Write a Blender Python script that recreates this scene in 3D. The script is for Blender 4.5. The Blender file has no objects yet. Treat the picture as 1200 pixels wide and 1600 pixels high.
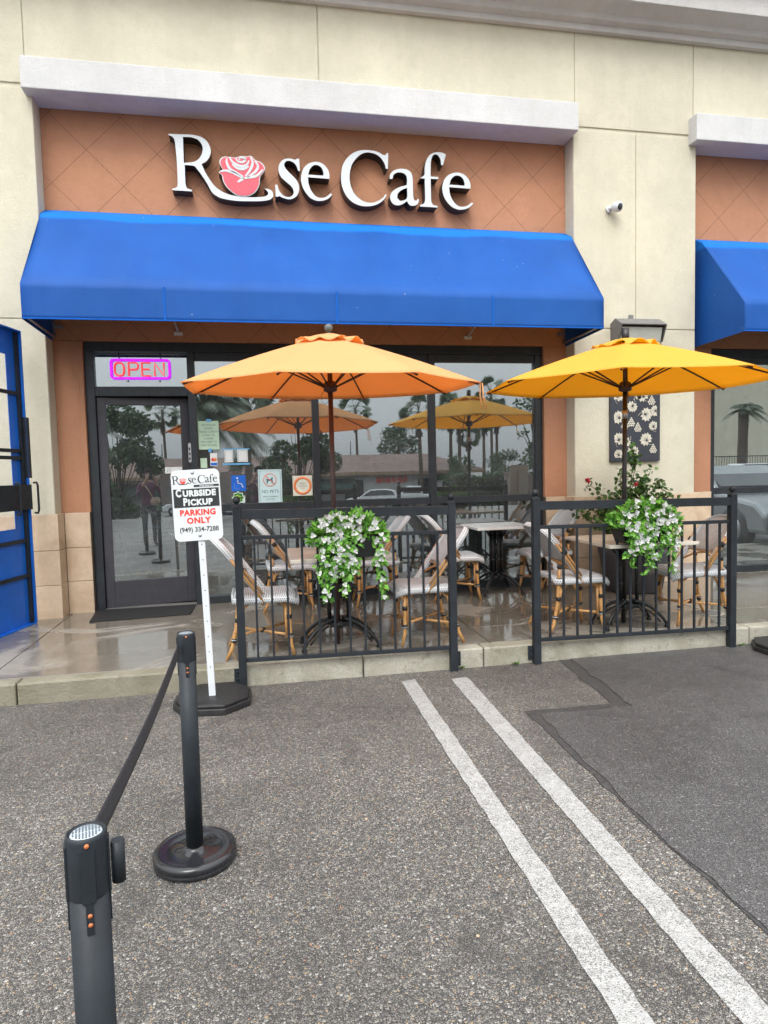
import bpy, bmesh, math, random
from mathutils import Vector, Matrix, Euler
random.seed(7)
S = bpy.context.scene
COL = S.collection
rad = math.radians

# ------------------------------------------------------------------ camera
def cam_rot(yaw, pitch, roll):
    f = Vector((math.sin(yaw)*math.cos(pitch), math.cos(yaw)*math.cos(pitch), math.sin(pitch)))
    r = Vector((math.cos(yaw), -math.sin(yaw), 0)); u = r.cross(f)
    c, s = math.cos(roll), math.sin(roll)
    x = r*c + u*s; y = u*c - r*s
    return Matrix((x, y, -f)).transposed()
CAMROT = cam_rot(rad(10.678), rad(-3.652), rad(-1.396))
FPX = 1029.0
cd = bpy.data.cameras.new('camera'); cam = bpy.data.objects.new('camera', cd); COL.objects.link(cam)
cam.matrix_world = Matrix.Translation((0, 0, 1.5)) @ CAMROT.to_4x4()
cd.sensor_fit = 'VERTICAL'; cd.sensor_height = 32.0; cd.lens = FPX/1600*32.0
cd.clip_start = 0.03; cd.clip_end = 600
S.camera = cam
def at_y(px, py, Y):            # photo pixel -> point on the vertical plane y = Y (used to size lettering and prints)
    d = CAMROT @ Vector(((px-600)/FPX, -(py-800)/FPX, -1.0))
    return Vector((0, 0, 1.5)) + d*(Y/d.y)

# ------------------------------------------------------------------ light: overcast day
W = bpy.data.worlds.new('World'); S.world = W; W.use_nodes = True
nt = W.node_tree; nt.nodes.clear()
sky = nt.nodes.new('ShaderNodeTexSky'); sky.sky_type = 'NISHITA'; sky.sun_disc = False
SUN_EL, SUN_AZ = rad(52), rad(200)
sky.sun_elevation = SUN_EL; sky.sun_rotation = SUN_AZ; sky.dust_density = 5.0; sky.air_density = 1.0; sky.ozone_density = 1.0
hs = nt.nodes.new('ShaderNodeHueSaturation'); hs.inputs['Saturation'].default_value = 0.12; hs.inputs['Value'].default_value = 1.0
mx = nt.nodes.new('ShaderNodeMix'); mx.data_type = 'RGBA'; mx.inputs['Factor'].default_value = 0.62
mx.inputs['B'].default_value = (9.3, 9.45, 9.6, 1)      # the even grey cloud layer
bg = nt.nodes.new('ShaderNodeBackground'); bg.inputs['Strength'].default_value = 0.12
wo = nt.nodes.new('ShaderNodeOutputWorld')
nt.links.new(sky.outputs[0], hs.inputs['Color']); nt.links.new(hs.outputs[0], mx.inputs['A'])
# overcast luminance: about three times brighter overhead than at the horizon
tcw = nt.nodes.new('ShaderNodeTexCoord'); sep = nt.nodes.new('ShaderNodeSeparateXYZ'); ma = nt.nodes.new('ShaderNodeMath'); ma.operation = 'MULTIPLY_ADD'; ma.use_clamp = False
nt.links.new(tcw.outputs['Generated'], sep.inputs[0]); mz = nt.nodes.new('ShaderNodeMath'); mz.operation = 'MAXIMUM'; mz.inputs[1].default_value = 0; nt.links.new(sep.outputs[2], mz.inputs[0])
nt.links.new(mz.outputs[0], ma.inputs[0]); ma.inputs[1].default_value = 1.15; ma.inputs[2].default_value = 0.50
mg = nt.nodes.new('ShaderNodeVectorMath'); mg.operation = 'SCALE'; nt.links.new(mx.outputs['Result'], mg.inputs[0]); nt.links.new(ma.outputs[0], mg.inputs['Scale'])
nt.links.new(mg.outputs[0], bg.inputs['Color']); nt.links.new(bg.outputs[0], wo.inputs[0])
sl = bpy.data.lights.new('sun', 'SUN'); sl.energy = 0.6; sl.angle = rad(25); sl.color = (1.0, 0.96, 0.90)
so = bpy.data.objects.new('sun', sl); COL.objects.link(so)
so.rotation_euler = Vector((math.sin(SUN_AZ)*math.cos(SUN_EL), math.cos(SUN_AZ)*math.cos(SUN_EL), math.sin(SUN_EL))).to_track_quat('Z', 'Y').to_euler()
S.view_settings.view_transform = 'Standard'; S.view_settings.look = 'None'
S.view_settings.exposure = 1.08; S.view_settings.gamma = 1.0
S.cycles.max_bounces = 10; S.cycles.transparent_max_bounces = 16; S.cycles.glossy_bounces = 5; S.cycles.caustics_reflective = False
S.cycles.sample_clamp_indirect = 8

# ------------------------------------------------------------------ material helpers
class NT:
    def __init__(s, name):
        s.m = bpy.data.materials.new(name); s.m.use_nodes = True; s.t = s.m.node_tree; s.t.nodes.clear()
        s.out = s.n('OutputMaterial'); s.b = s.n('BsdfPrincipled'); s.l(s.b.outputs[0], s.out.inputs[0])
    def n(s, k, **kw):
        o = s.t.nodes.new('ShaderNode'+k)
        for a, v in kw.items(): setattr(o, a, v)
        return o
    def l(s, a, b): s.t.links.new(a, b)
    def coord(s, which='Object'):
        if not hasattr(s, 'tc'): s.tc = s.n('TexCoord')
        return s.tc.outputs[which]
    def noise(s, scale, detail=4, rough=.55, src=None, dist=0):
        o = s.n('TexNoise'); o.inputs['Scale'].default_value = scale; o.inputs['Detail'].default_value = detail
        o.inputs['Roughness'].default_value = rough; o.inputs['Distortion'].default_value = dist
        s.l(src or s.coord(), o.inputs['Vector']); return o.outputs['Fac']
    def voro(s, scale, feature='F1', src=None, rnd=1):
        o = s.n('TexVoronoi', feature=feature); o.inputs['Scale'].default_value = scale
        o.inputs['Randomness'].default_value = rnd
        s.l(src or s.coord(), o.inputs['Vector']); return o
    def ramp(s, fac, stops, interp='LINEAR'):
        o = s.n('ValToRGB'); o.color_ramp.interpolation = interp
        e = o.color_ramp.elements
        while len(e) < len(stops): e.new(0.5)
        for i, (p, c) in enumerate(stops):
            e[i].position = p; e[i].color = (c, c, c, 1) if isinstance(c, (int, float)) else (*c, 1)
        s.l(fac, o.inputs[0]); return o.outputs[0]
    def mix(s, f, a, b, mode='MIX'):
        o = s.n('Mix', data_type='RGBA', blend_type=mode)
        for v, k in ((f, 'Factor'), (a, 'A'), (b, 'B')):
            if isinstance(v, (int, float)): o.inputs[k].default_value = v if k == 'Factor' else (v, v, v, 1)
            elif isinstance(v, tuple): o.inputs[k].default_value = (*v, 1)
            else: s.l(v, o.inputs[k])
        return o.outputs['Result']
    def math(s, op, a, b=None, c=None):
        o = s.n('Math', operation=op)
        for i, v in enumerate((a, b, c)):
            if v is None: continue
            if isinstance(v, (int, float)): o.inputs[i].default_value = v
            else: s.l(v, o.inputs[i])
        return o.outputs[0]
    def xyz(s, src=None):
        o = s.n('SeparateXYZ'); s.l(src or s.coord(), o.inputs[0]); return o.outputs
    def bump(s, h, strength=.3, dist=.01):
        o = s.n('Bump'); o.inputs['Strength'].default_value = strength; o.inputs['Distance'].default_value = dist
        s.l(h, o.inputs['Height']); s.l(o.outputs[0], s.b.inputs['Normal']); return o
    def col(s, c):
        if isinstance(c, tuple): s.b.inputs['Base Color'].default_value = (*c, 1)
        else: s.l(c, s.b.inputs['Base Color'])
    def rough(s, r):
        if isinstance(r, (int, float)): s.b.inputs['Roughness'].default_value = r
        else: s.l(r, s.b.inputs['Roughness'])

def simple(name, c, rough=.5, metal=0, var=.12, scale=12, bump=0, bscale=200, spec=.5):
    t = NT(name)
    f = t.noise(scale, 5)
    dark = tuple(v*(1-var) for v in c); lite = tuple(min(1, v*(1+var)) for v in c)
    t.col(t.ramp(f, [(.3, dark), (.7, lite)]))
    r = t.noise(scale*3, 3); t.rough(t.ramp(r, [(.2, max(.02, rough-.08)), (.8, min(1, rough+.08))]))
    t.b.inputs['Metallic'].default_value = metal; t.b.inputs['Specular IOR Level'].default_value = spec
    if bump: t.bump(t.noise(bscale, 3), bump, .004)
    return t.m

def stucco(name, c, groove=False):
    t = NT(name)
    big = t.noise(.9, 6, .6); med = t.noise(7, 5, .6); fine = t.noise(240, 2, .6); fm = t.noise(60, 4, .7)
    g = t.xyz()
    st = t.n('Mapping'); st.inputs['Scale'].default_value = (3.2, 3.2, .35); t.l(t.coord(), st.inputs[0])
    streak = t.noise(1.0, 5, .65, st.outputs[0])
    base = t.mix(t.ramp(big, [(.35, 0.), (.7, 1.)]), tuple(v*.88 for v in c), tuple(min(1, v*1.05) for v in c))
    base = t.mix(t.math('MULTIPLY', t.ramp(med, [(.45, 0.), (.75, 1.)]), .30), base, (c[0]*.74, c[1]*.75, c[2]*.70))
    base = t.mix(t.math('MULTIPLY', t.ramp(streak, [(.50, 0.), (.75, 1.)]), .20), base, tuple(v*.62 for v in c))
    tr_ = t.noise(26, 5, .75, None, 1.2); base = t.mix(t.math('MULTIPLY', t.ramp(tr_, [(.52, 0.), (.64, 1.)]), .16), base, tuple(v*.66 for v in c))
    h = t.math('ADD', t.math('MULTIPLY', fine, .5), t.math('MULTIPLY', fm, 1.0))
    if groove:
        P = .657
        def line(e):
            fr = t.math('FRACT', e); d = t.math('ABSOLUTE', t.math('SUBTRACT', fr, .5))
            return t.math('GREATER_THAN', d, .5-.0052)
        u = t.math('ADD', t.math('DIVIDE', t.math('ADD', g[0], g[2]), P), -(-1.527+4.665)/P+20)
        v = t.math('ADD', t.math('DIVIDE', t.math('SUBTRACT', g[0], g[2]), P), -(-1.527-4.665)/P+20)
        L = t.math('MULTIPLY', t.math('MAXIMUM', line(u), line(v)), t.math('GREATER_THAN', g[2], 2.842))
        base = t.mix(t.math('MULTIPLY', L, .75), base, tuple(v*.38 for v in c))
        h = t.math('SUBTRACT', h, t.math('MULTIPLY', L, 1.2))
    t.col(base); t.rough(.88); t.b.inputs['Specular IOR Level'].default_value = .25
    t.bump(t.math('ADD', h, t.math('MULTIPLY', tr_, 1.3)), .7, .007)
    return t.m

M = {}
M['cream'] = stucco('cream_stucco', (.655, .62, .495))
M['terracotta'] = stucco('terracotta_stucco', (.50, .25, .150), True)
M['trimwhite'] = stucco('white_trim_stucco', (.66, .665, .67))
M['cornice'] = stucco('grey_cornice_stucco', (.62, .61, .60))
def mk_stone():
    t = NT('tan_stone_tile')
    g = t.n('Mapping'); g.inputs['Scale'].default_value = (1, 1, 1); t.l(t.coord(), g.inputs[0])
    a = t.noise(3.0, 6, .6, None, .6); b = t.noise(22, 5, .7)
    c = t.ramp(a, [(.25, (.42, .30, .20)), (.5, (.56, .43, .30)), (.75, (.66, .52, .38))])
    c = t.mix(t.math('MULTIPLY', t.ramp(b, [(.45, 0.), (.75, 1.)]), .35), c, (.36, .26, .20))
    t.col(c); t.rough(.6); t.bump(b, .2, .003); return t.m
M['stone'] = mk_stone()
def mk_awning():
    t = NT('blue_awning_canvas')
    a = t.noise(2.2, 4, .5); f = t.noise(700, 1); g = t.xyz()
    sp = t.voro(5.5); spots = t.ramp(sp.outputs['Distance'], [(.0, 1.), (.030, 1.), (.045, 0.)])
    st = t.n('Mapping'); st.inputs['Scale'].default_value = (5, 1.2, .8); t.l(t.coord(), st.inputs[0]); streak = t.noise(1.4, 5, .6, st.outputs[0])
    c = t.ramp(a, [(.3, (.006, .070, .30)), (.7, (.008, .085, .355))])
    c = t.mix(t.math('MULTIPLY', t.ramp(streak, [(.45, 0.), (.75, 1.)]), .22), c, (.022, .10, .33))
    # rain has wetted the canvas below the strip that the ledge keeps dry
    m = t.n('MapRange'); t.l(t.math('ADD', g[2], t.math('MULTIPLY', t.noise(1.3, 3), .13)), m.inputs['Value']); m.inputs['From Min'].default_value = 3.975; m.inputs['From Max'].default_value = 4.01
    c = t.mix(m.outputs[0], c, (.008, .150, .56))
    c = t.mix(t.math('MULTIPLY', spots, .35), c, (.45, .5, .58))
    t.col(c); t.rough(t.mix(m.outputs[0], .58, .85)); t.b.inputs['Specular IOR Level'].default_value = .22
    t.bump(t.math('ADD', f, t.math('MULTIPLY', t.noise(2.6, 3), 9)), .16, .012); return t.m
M['awning'] = mk_awning()
def mk_canopy(name, c, under):
    t = NT(name)
    a = t.noise(3, 4); f = t.noise(600, 1)
    t.col(t.ramp(a, [(.3, tuple(v*.93 for v in c)), (.7, c)])); t.rough(.85)
    t.b.inputs['Specular IOR Level'].default_value = .2
    tr = t.n('BsdfTranslucent'); tr.inputs[0].default_value = (*under, 1)
    ms = t.n('MixShader'); ms.inputs[0].default_value = .50
    t.l(t.b.outputs[0], ms.inputs[1]); t.l(tr.outputs[0], ms.inputs[2]); t.l(ms.outputs[0], t.out.inputs[0])
    t.bump(t.math('ADD', f, t.math('MULTIPLY', t.noise(6, 4, .6, None, 1.5), 7)), .22, .006); return t.m
M['orange'] = mk_canopy('peach_orange_canvas', (.90, .56, .26), (1.0, .50, .17))
M['yellow'] = mk_canopy('golden_yellow_canvas', (.90, .56, .10), (1.0, .62, .03))
M['bronze'] = simple('dark_bronze_aluminium', (.025, .030, .036), .42, .3, .2)
M['doorbronze'] = simple('door_bronze_aluminium', (.055, .055, .065), .45, .3, .15)
M['black'] = simple('black_powder_coat', (.017, .022, .028), .5, 0, .25, 9, .12, 300, .35)
M['blackiron'] = simple('black_cast_iron', (.012, .013, .015), .4, .2, .2, 20, .15, 120)
M['brownpole'] = simple('brown_umbrella_pole', (.055, .030, .028), .4, 0, .15)
M['darkrib'] = simple('dark_brown_rib', (.045, .020, .014), .45)
M['blackpole'] = simple('black_umbrella_pole', (.014, .012, .013), .4)
M['steel'] = simple('galvanised_steel', (.45, .46, .48), .35, .8, .1)
M['white'] = simple('white_paint', (.60, .63, .66), .35, 0, .04)
M['signwhite'] = simple('white_sign_face', (.60, .635, .65), .3, 0, .03)
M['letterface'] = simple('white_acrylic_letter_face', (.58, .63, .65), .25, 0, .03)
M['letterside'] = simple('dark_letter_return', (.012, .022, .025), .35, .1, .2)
M['rose'] = simple('rose_red_acrylic', (.70, .085, .12), .3, 0, .06)
M['rubber'] = simple('black_rubber', (.017, .017, .018), .5, 0, .3, 25, .3, 90)
M['wetrubber'] = simple('wet_black_base', (.016, .017, .020), .14, 0, .3, 5, .1, 6)
M['mat'] = simple('black_door_mat', (.010, .010, .011), .75, 0, .3, 60, .5, 350)
M['grey'] = simple('grey_painted_metal', (.19, .185, .18), .5, .3, .1)
M['lampglass'] = simple('frosted_lamp_glass', (.42, .45, .42), .12, 0, .05)
M['pot'] = simple('dark_grey_plastic_pot', (.055, .055, .062), .55, 0, .1, 6)
M['planter'] = simple('black_plastic_planter', (.010, .011, .012), .5)
M['gateblue'] = simple('glossy_blue_paint', (.010, .13, .58), .35, 0, .12, 5)
M['tabletop'] = simple('cream_laminate_tabletop', (.62, .57, .49), .22, 0, .05, 3)
M['tablewhite'] = simple('pale_marble_tabletop', (.68, .69, .68), .2, 0, .07, 5)
M['ink'] = simple('black_print', (.015, .017, .02), .45)
M['red'] = simple('red_print', (.72, .035, .02), .45)
M['redlite'] = simple('pale_red_print', (.75, .22, .16), .45)
M['stickerblue'] = simple('blue_sticker', (.01, .12, .55), .35)
M['stickergreen'] = simple('dark_green_print', (.01, .14, .03), .4)
M['stickerlime'] = simple('lime_print', (.42, .55, .08), .4)
M['stickerpale'] = simple('pale_green_paper', (.48, .64, .48), .6, 0, .05)
M['paper'] = simple('white_paper', (.70, .73, .72), .6, 0, .04)
M['icepaper'] = simple('pale_blue_sign', (.50, .66, .68), .4, 0, .04)
M['bluegrey'] = simple('blue_grey_print', (.08, .13, .16), .45)
M['orangeprint'] = simple('orange_print', (.72, .22, .08), .45)
M['creamprint'] = simple('cream_paper', (.62, .62, .52), .5)
M['tape'] = simple('blue_tape', (.12, .38, .65), .4)
M['slate'] = simple('slate_metal_panel', (.034, .038, .050), .5, .1, .1)
M['ivory'] = simple('ivory_inlay', (.56, .53, .44), .6, 0, .06)
M['soil'] = simple('dark_potting_soil', (.03, .02, .015), .9, 0, .4, 60, .8, 60)
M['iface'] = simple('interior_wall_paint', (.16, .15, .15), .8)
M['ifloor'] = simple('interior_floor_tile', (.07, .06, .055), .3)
M['iteal'] = simple('pale_teal_counter', (.46, .58, .55), .4)
M['iwood'] = simple('brown_wood', (.20, .10, .055), .5, 0, .3, 8)
M['beltm'] = simple('black_belt_webbing', (.030, .029, .035), .6, 0, .2, 80, .4, 500)
M['reflector'] = simple('orange_rivet', (.55, .16, .05), .35)
M['weed'] = simple('weed_green', (.10, .22, .03), .6)
def leafmat(name, c1, c2, trans=.25):
    t = NT(name)
    o = t.n('ObjectInfo'); g = t.n('NewGeometry')
    c = t.ramp(g.outputs['Random Per Island'], [(0., c1), (.6, c2), (1., tuple(v*1.35 for v in c2))])
    t.col(c); t.rough(.45)
    tr = t.n('BsdfTranslucent'); t.l(c, tr.inputs[0]); ms = t.n('MixShader'); ms.inputs[0].default_value = trans
    t.l(t.b.outputs[0], ms.inputs[1]); t.l(tr.outputs[0], ms.inputs[2]); t.l(ms.outputs[0], t.out.inputs[0])
    return t.m
M['leafbright'] = leafmat('bright_green_leaf', (.045, .19, .02), (.16, .38, .05))
M['leafrose'] = leafmat('rose_bush_leaf', (.018, .06, .016), (.085, .17, .04))
M['leaftree'] = leafmat('dark_tree_leaf', (.028, .05, .026), (.07, .12, .05))
M['leafpalm'] = leafmat('palm_frond', (.045, .07, .045), (.10, .14, .08))
M['petal'] = leafmat('white_petal', (.58, .60, .62), (.66, .67, .67), .3)
M['redpetal'] = simple('pinkish_red_rose_petal', (.66, .06, .08), .5)
M['bark'] = simple('brown_bark', (.10, .075, .055), .85, 0, .35, 14, .8, 40)
M['stem'] = simple('green_stem', (.10, .12, .05), .6)

def mk_rattan():
    t = NT('honey_rattan_pole')
    z = t.noise(40, 4, .6); c = t.ramp(z, [(.25, (.42, .20, .065)), (.55, (.60, .33, .125)), (.8, (.68, .42, .19))])
    t.col(c); t.rough(.35); t.bump(t.noise(120, 2), .12, .002); return t.m
M['rattan'] = mk_rattan()
def mk_weave(name, P, thr, white, dark, stripes=False):
    t = NT(name)
    x = t.xyz(t.coord('UV'))
    row = t.math('FLOOR', t.math('DIVIDE', x[1], P))
    off = t.math('MULTIPLY', t.math('MODULO', t.math('ABSOLUTE', row), 2), .5)
    fu = t.math('FRACT', t.math('ADD', t.math('DIVIDE', x[0], P), t.math('ADD', off, 50.0)))
    fv = t.math('FRACT', t.math('ADD', t.math('DIVIDE', x[1], P), 50.0))
    du = t.math('ABSOLUTE', t.math('SUBTRACT', fu, .5)); dv = t.math('ABSOLUTE', t.math('SUBTRACT', fv, .5))
    dot = t.math('MULTIPLY', t.math('LESS_THAN', du, thr[0]), t.math('LESS_THAN', dv, thr[1]))
    c = t.mix(dot, white, dark)
    t.col(c); t.rough(.45)
    h = t.math('ADD', t.math('SINE', t.math('MULTIPLY', x[0], 2*math.pi/P)), t.math('SINE', t.math('MULTIPLY', x[1], 2*math.pi/P)))
    t.bump(t.math('SUBTRACT', h, t.math('MULTIPLY', dot, 2)), .35, .0015)
    return t.m
WH = (.66, .69, .71); DK = (.02, .018, .022)
M['weave'] = mk_weave('woven_white_and_black_strands', .0115, (.27, .23), WH, DK)
M['edgeweave'] = mk_weave('woven_white_edge_with_black_stitches', .016, (.2, .2), WH, DK)
M['seatweave'] = mk_weave('woven_white_seat_strands', .013, (.34, .2), WH, (.045, .04, .06))

def mk_asphalt(name, stones, binder, scale, rough=.55, stain=.35, tan=True, bstr=.8):
    t = NT(name)
    v = t.voro(scale); e = t.voro(scale, 'DISTANCE_TO_EDGE'); v2 = t.voro(scale*2.7)
    rnd = t.n('SeparateColor'); t.l(v.outputs['Color'], rnd.inputs[0])
    rnd2 = t.n('SeparateColor'); t.l(v2.outputs['Color'], rnd2.inputs[0])
    c = t.ramp(rnd.outputs[0], stones, 'CONSTANT')
    c2 = t.ramp(rnd2.outputs[1], [(0., binder), (.62, tuple(k*1.8 for k in binder)), (.85, tuple(k*5 for k in binder))], 'CONSTANT')
    size = t.math('MULTIPLY', rnd.outputs[2], .22)
    m = t.math('GREATER_THAN', e.outputs['Distance'], t.math('ADD', size, .02))
    c = t.mix(m, c2, c)
    big = t.noise(.7, 6, .6, None, .5); oil = t.noise(1.7, 5, .7, None, 1.0)
    c = t.mix(t.math('MULTIPLY', t.ramp(oil, [(.56, 0.), (.66, 1.)]), .45), c, tuple(k*.8 for k in binder))
    c = t.mix(t.math('MULTIPLY', t.ramp(big, [(.40, 0.), (.68, 1.)]), stain), c, tuple(k*.45 for k in binder), 'MIX')
    med = t.noise(5, 4); c = t.mix(t.math('MULTIPLY', t.ramp(med, [(.4, 0.), (.75, 1.)]), .22), c, binder)
    t.col(c); t.rough(t.ramp(t.noise(2.2, 4), [(.35, rough-.2), (.65, rough+.12)]))
    t.b.inputs['Specular IOR Level'].default_value = .45
    t.bump(t.math('ADD', t.math('MULTIPLY', e.outputs['Distance'], 2.0), t.noise(300, 2)), bstr, .004)
    return t.m
M['asphalt'] = mk_asphalt('exposed_aggregate_asphalt', [(0., (.07, .068, .066)), (.18, (.13, .125, .118)), (.42, (.21, .20, .185)), (.64, (.29, .265, .225)), (.80, (.37, .355, .33)), (.90, (.37, .28, .18)), (.955, (.47, .46, .43)), (.990, (.40, .22, .13))], (.056, .053, .050), 128, .55, .48)
M['patch'] = mk_asphalt('smooth_patch_asphalt', [(0., (.050, .049, .050)), (.4, (.074, .073, .072)), (.72, (.100, .098, .096)), (.90, (.15, .147, .143)), (.975, (.26, .25, .24))], (.045, .044, .045), 150, .5, .3, bstr=.5)
M['seal'] = simple('black_tar_seal', (.044, .043, .043), .6, 0, .45, 40, .8, 160)
def mk_kerb():
    t = NT('stained_kerb_concrete')
    a = t.noise(2.3, 6, .65, None, .8); d = t.noise(11, 6, .7, None, .4); f = t.noise(70, 4, .7); g = t.xyz()
    c = t.ramp(f, [(.3, (.33, .315, .26)), (.7, (.44, .425, .36))])
    c = t.mix(t.math('MULTIPLY', t.ramp(a, [(.42, 0.), (.62, 1.)]), .6), c, (.20, .19, .13))
    c = t.mix(t.math('MULTIPLY', t.ramp(d, [(.56, 0.), (.66, 1.)]), .5), c, (.11, .10, .075))
    moss = t.math('MULTIPLY', t.ramp(t.math('ADD', g[0], t.math('MULTIPLY', d, .8)), [(.0, .75), (.35, .0)]), .8)
    c = t.mix(moss, c, (.14, .125, .075))
    t.col(c); t.rough(t.ramp(a, [(.4, .75), (.65, .35)])); t.bump(t.math('ADD', t.math('MULTIPLY', d, 2.0), f), .7, .006); return t.m
M['kerbconc'] = mk_kerb()
def mk_line():
    t = NT('worn_white_road_paint')
    v = t.voro(230); rn = t.n('SeparateColor'); t.l(v.outputs['Color'], rn.inputs[0])
    n = t.noise(7, 5, .7); fine = t.noise(160, 2)
    worn = t.math('GREATER_THAN', t.math('ADD', t.math('MULTIPLY', rn.outputs[0], .62), t.math('MULTIPLY', n, .95)), .96)
    c = t.ramp(t.noise(50, 3), [(.3, (.31, .31, .305)), (.7, (.42, .42, .41))])
    t.col(t.mix(t.math('MULTIPLY', worn, .8), c, (.15, .147, .14))); t.rough(.6)
    e = t.voro(125, 'DISTANCE_TO_EDGE'); t.bump(t.math('ADD', t.math('MULTIPLY', e.outputs['Distance'], 1.5), fine), .8, .004); return t.m
M['line'] = mk_line()
def mk_slab():
    t = NT('wet_concrete_pavement')
    big = t.noise(.75, 5, .6, None, .8); med = t.noise(6, 5, .65); fine = t.noise(140, 3)
    c = t.ramp(med, [(.3, (.22, .205, .175)), (.7, (.31, .29, .25))])
    wet = t.ramp(big, [(.40, 0.), (.455, 1.)])
    c = t.mix(t.math('MULTIPLY', wet, .6), c, (.10, .082, .06))
    t.col(c)
    pud = t.ramp(t.noise(.9, 4, .5, None, .6), [(.44, 0.), (.50, 1.)])
    r = t.mix(wet, .36, t.mix(pud, .16, .035)); t.rough(r)
    t.b.inputs['Coat Weight'].default_value = 0.0
    t.l(t.math('MULTIPLY_ADD', wet, .5, .45), t.b.inputs['Specular IOR Level'])
    h = t.math('MULTIPLY', fine, t.math('SUBTRACT', 1.0, t.math('MULTIPLY', wet, .96)))
    t.bump(h, .35, .003); return t.m
M['slab'] = mk_slab()
def mk_glass(name, refl, tint, rough=0.0, haze=.07):
    t = NT(name); t.t.nodes.remove(t.b)
    g = t.n('BsdfGlossy'); g.inputs['Roughness'].default_value = rough; g.inputs['Color'].default_value = (.90, .97, 1, 1)
    tr = t.n('BsdfTransparent'); tr.inputs[0].default_value = (*tint, 1)
    fr = t.n('Fresnel'); fr.inputs[0].default_value = 1.5
    f = t.math('MINIMUM', t.math('ADD', fr.outputs[0], refl), 1.0)
    ms = t.n('MixShader'); t.l(f, ms.inputs[0]); t.l(tr.outputs[0], ms.inputs[1]); t.l(g.outputs[0], ms.inputs[2])
    df = t.n('BsdfDiffuse'); df.inputs[0].default_value = (.62, .66, .68, 1); m2 = t.n('MixShader'); t.l(t.math('MULTIPLY', t.ramp(t.noise(3, 5, .7), [(.35, .4), (.7, 1.)]), haze), m2.inputs[0]); t.l(ms.outputs[0], m2.inputs[1]); t.l(df.outputs[0], m2.inputs[2]); t.l(m2.outputs[0], t.out.inputs[0])  # pale haze painted over the pane so its reflections look washed out
    t.b = g; t.bump(t.noise(1.1, 2), .012, .02)
    return t.m
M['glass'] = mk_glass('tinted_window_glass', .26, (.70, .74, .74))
M['carglass'] = simple('dark_car_glass', (.02, .025, .03), .06)
def emit(name, c, s):
    t = NT(name); t.b.inputs['Base Color'].default_value = (*c, 1); t.b.inputs['Emission Color'].default_value = (*c, 1); t.b.inputs['Emission Strength'].default_value = s; return t.m
M['neonpink'] = emit('magenta_neon_tube', (.30, .008, .60), 1.15)
M['neonred'] = emit('red_neon_tube', (.62, .035, .045), 1.1)

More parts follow.
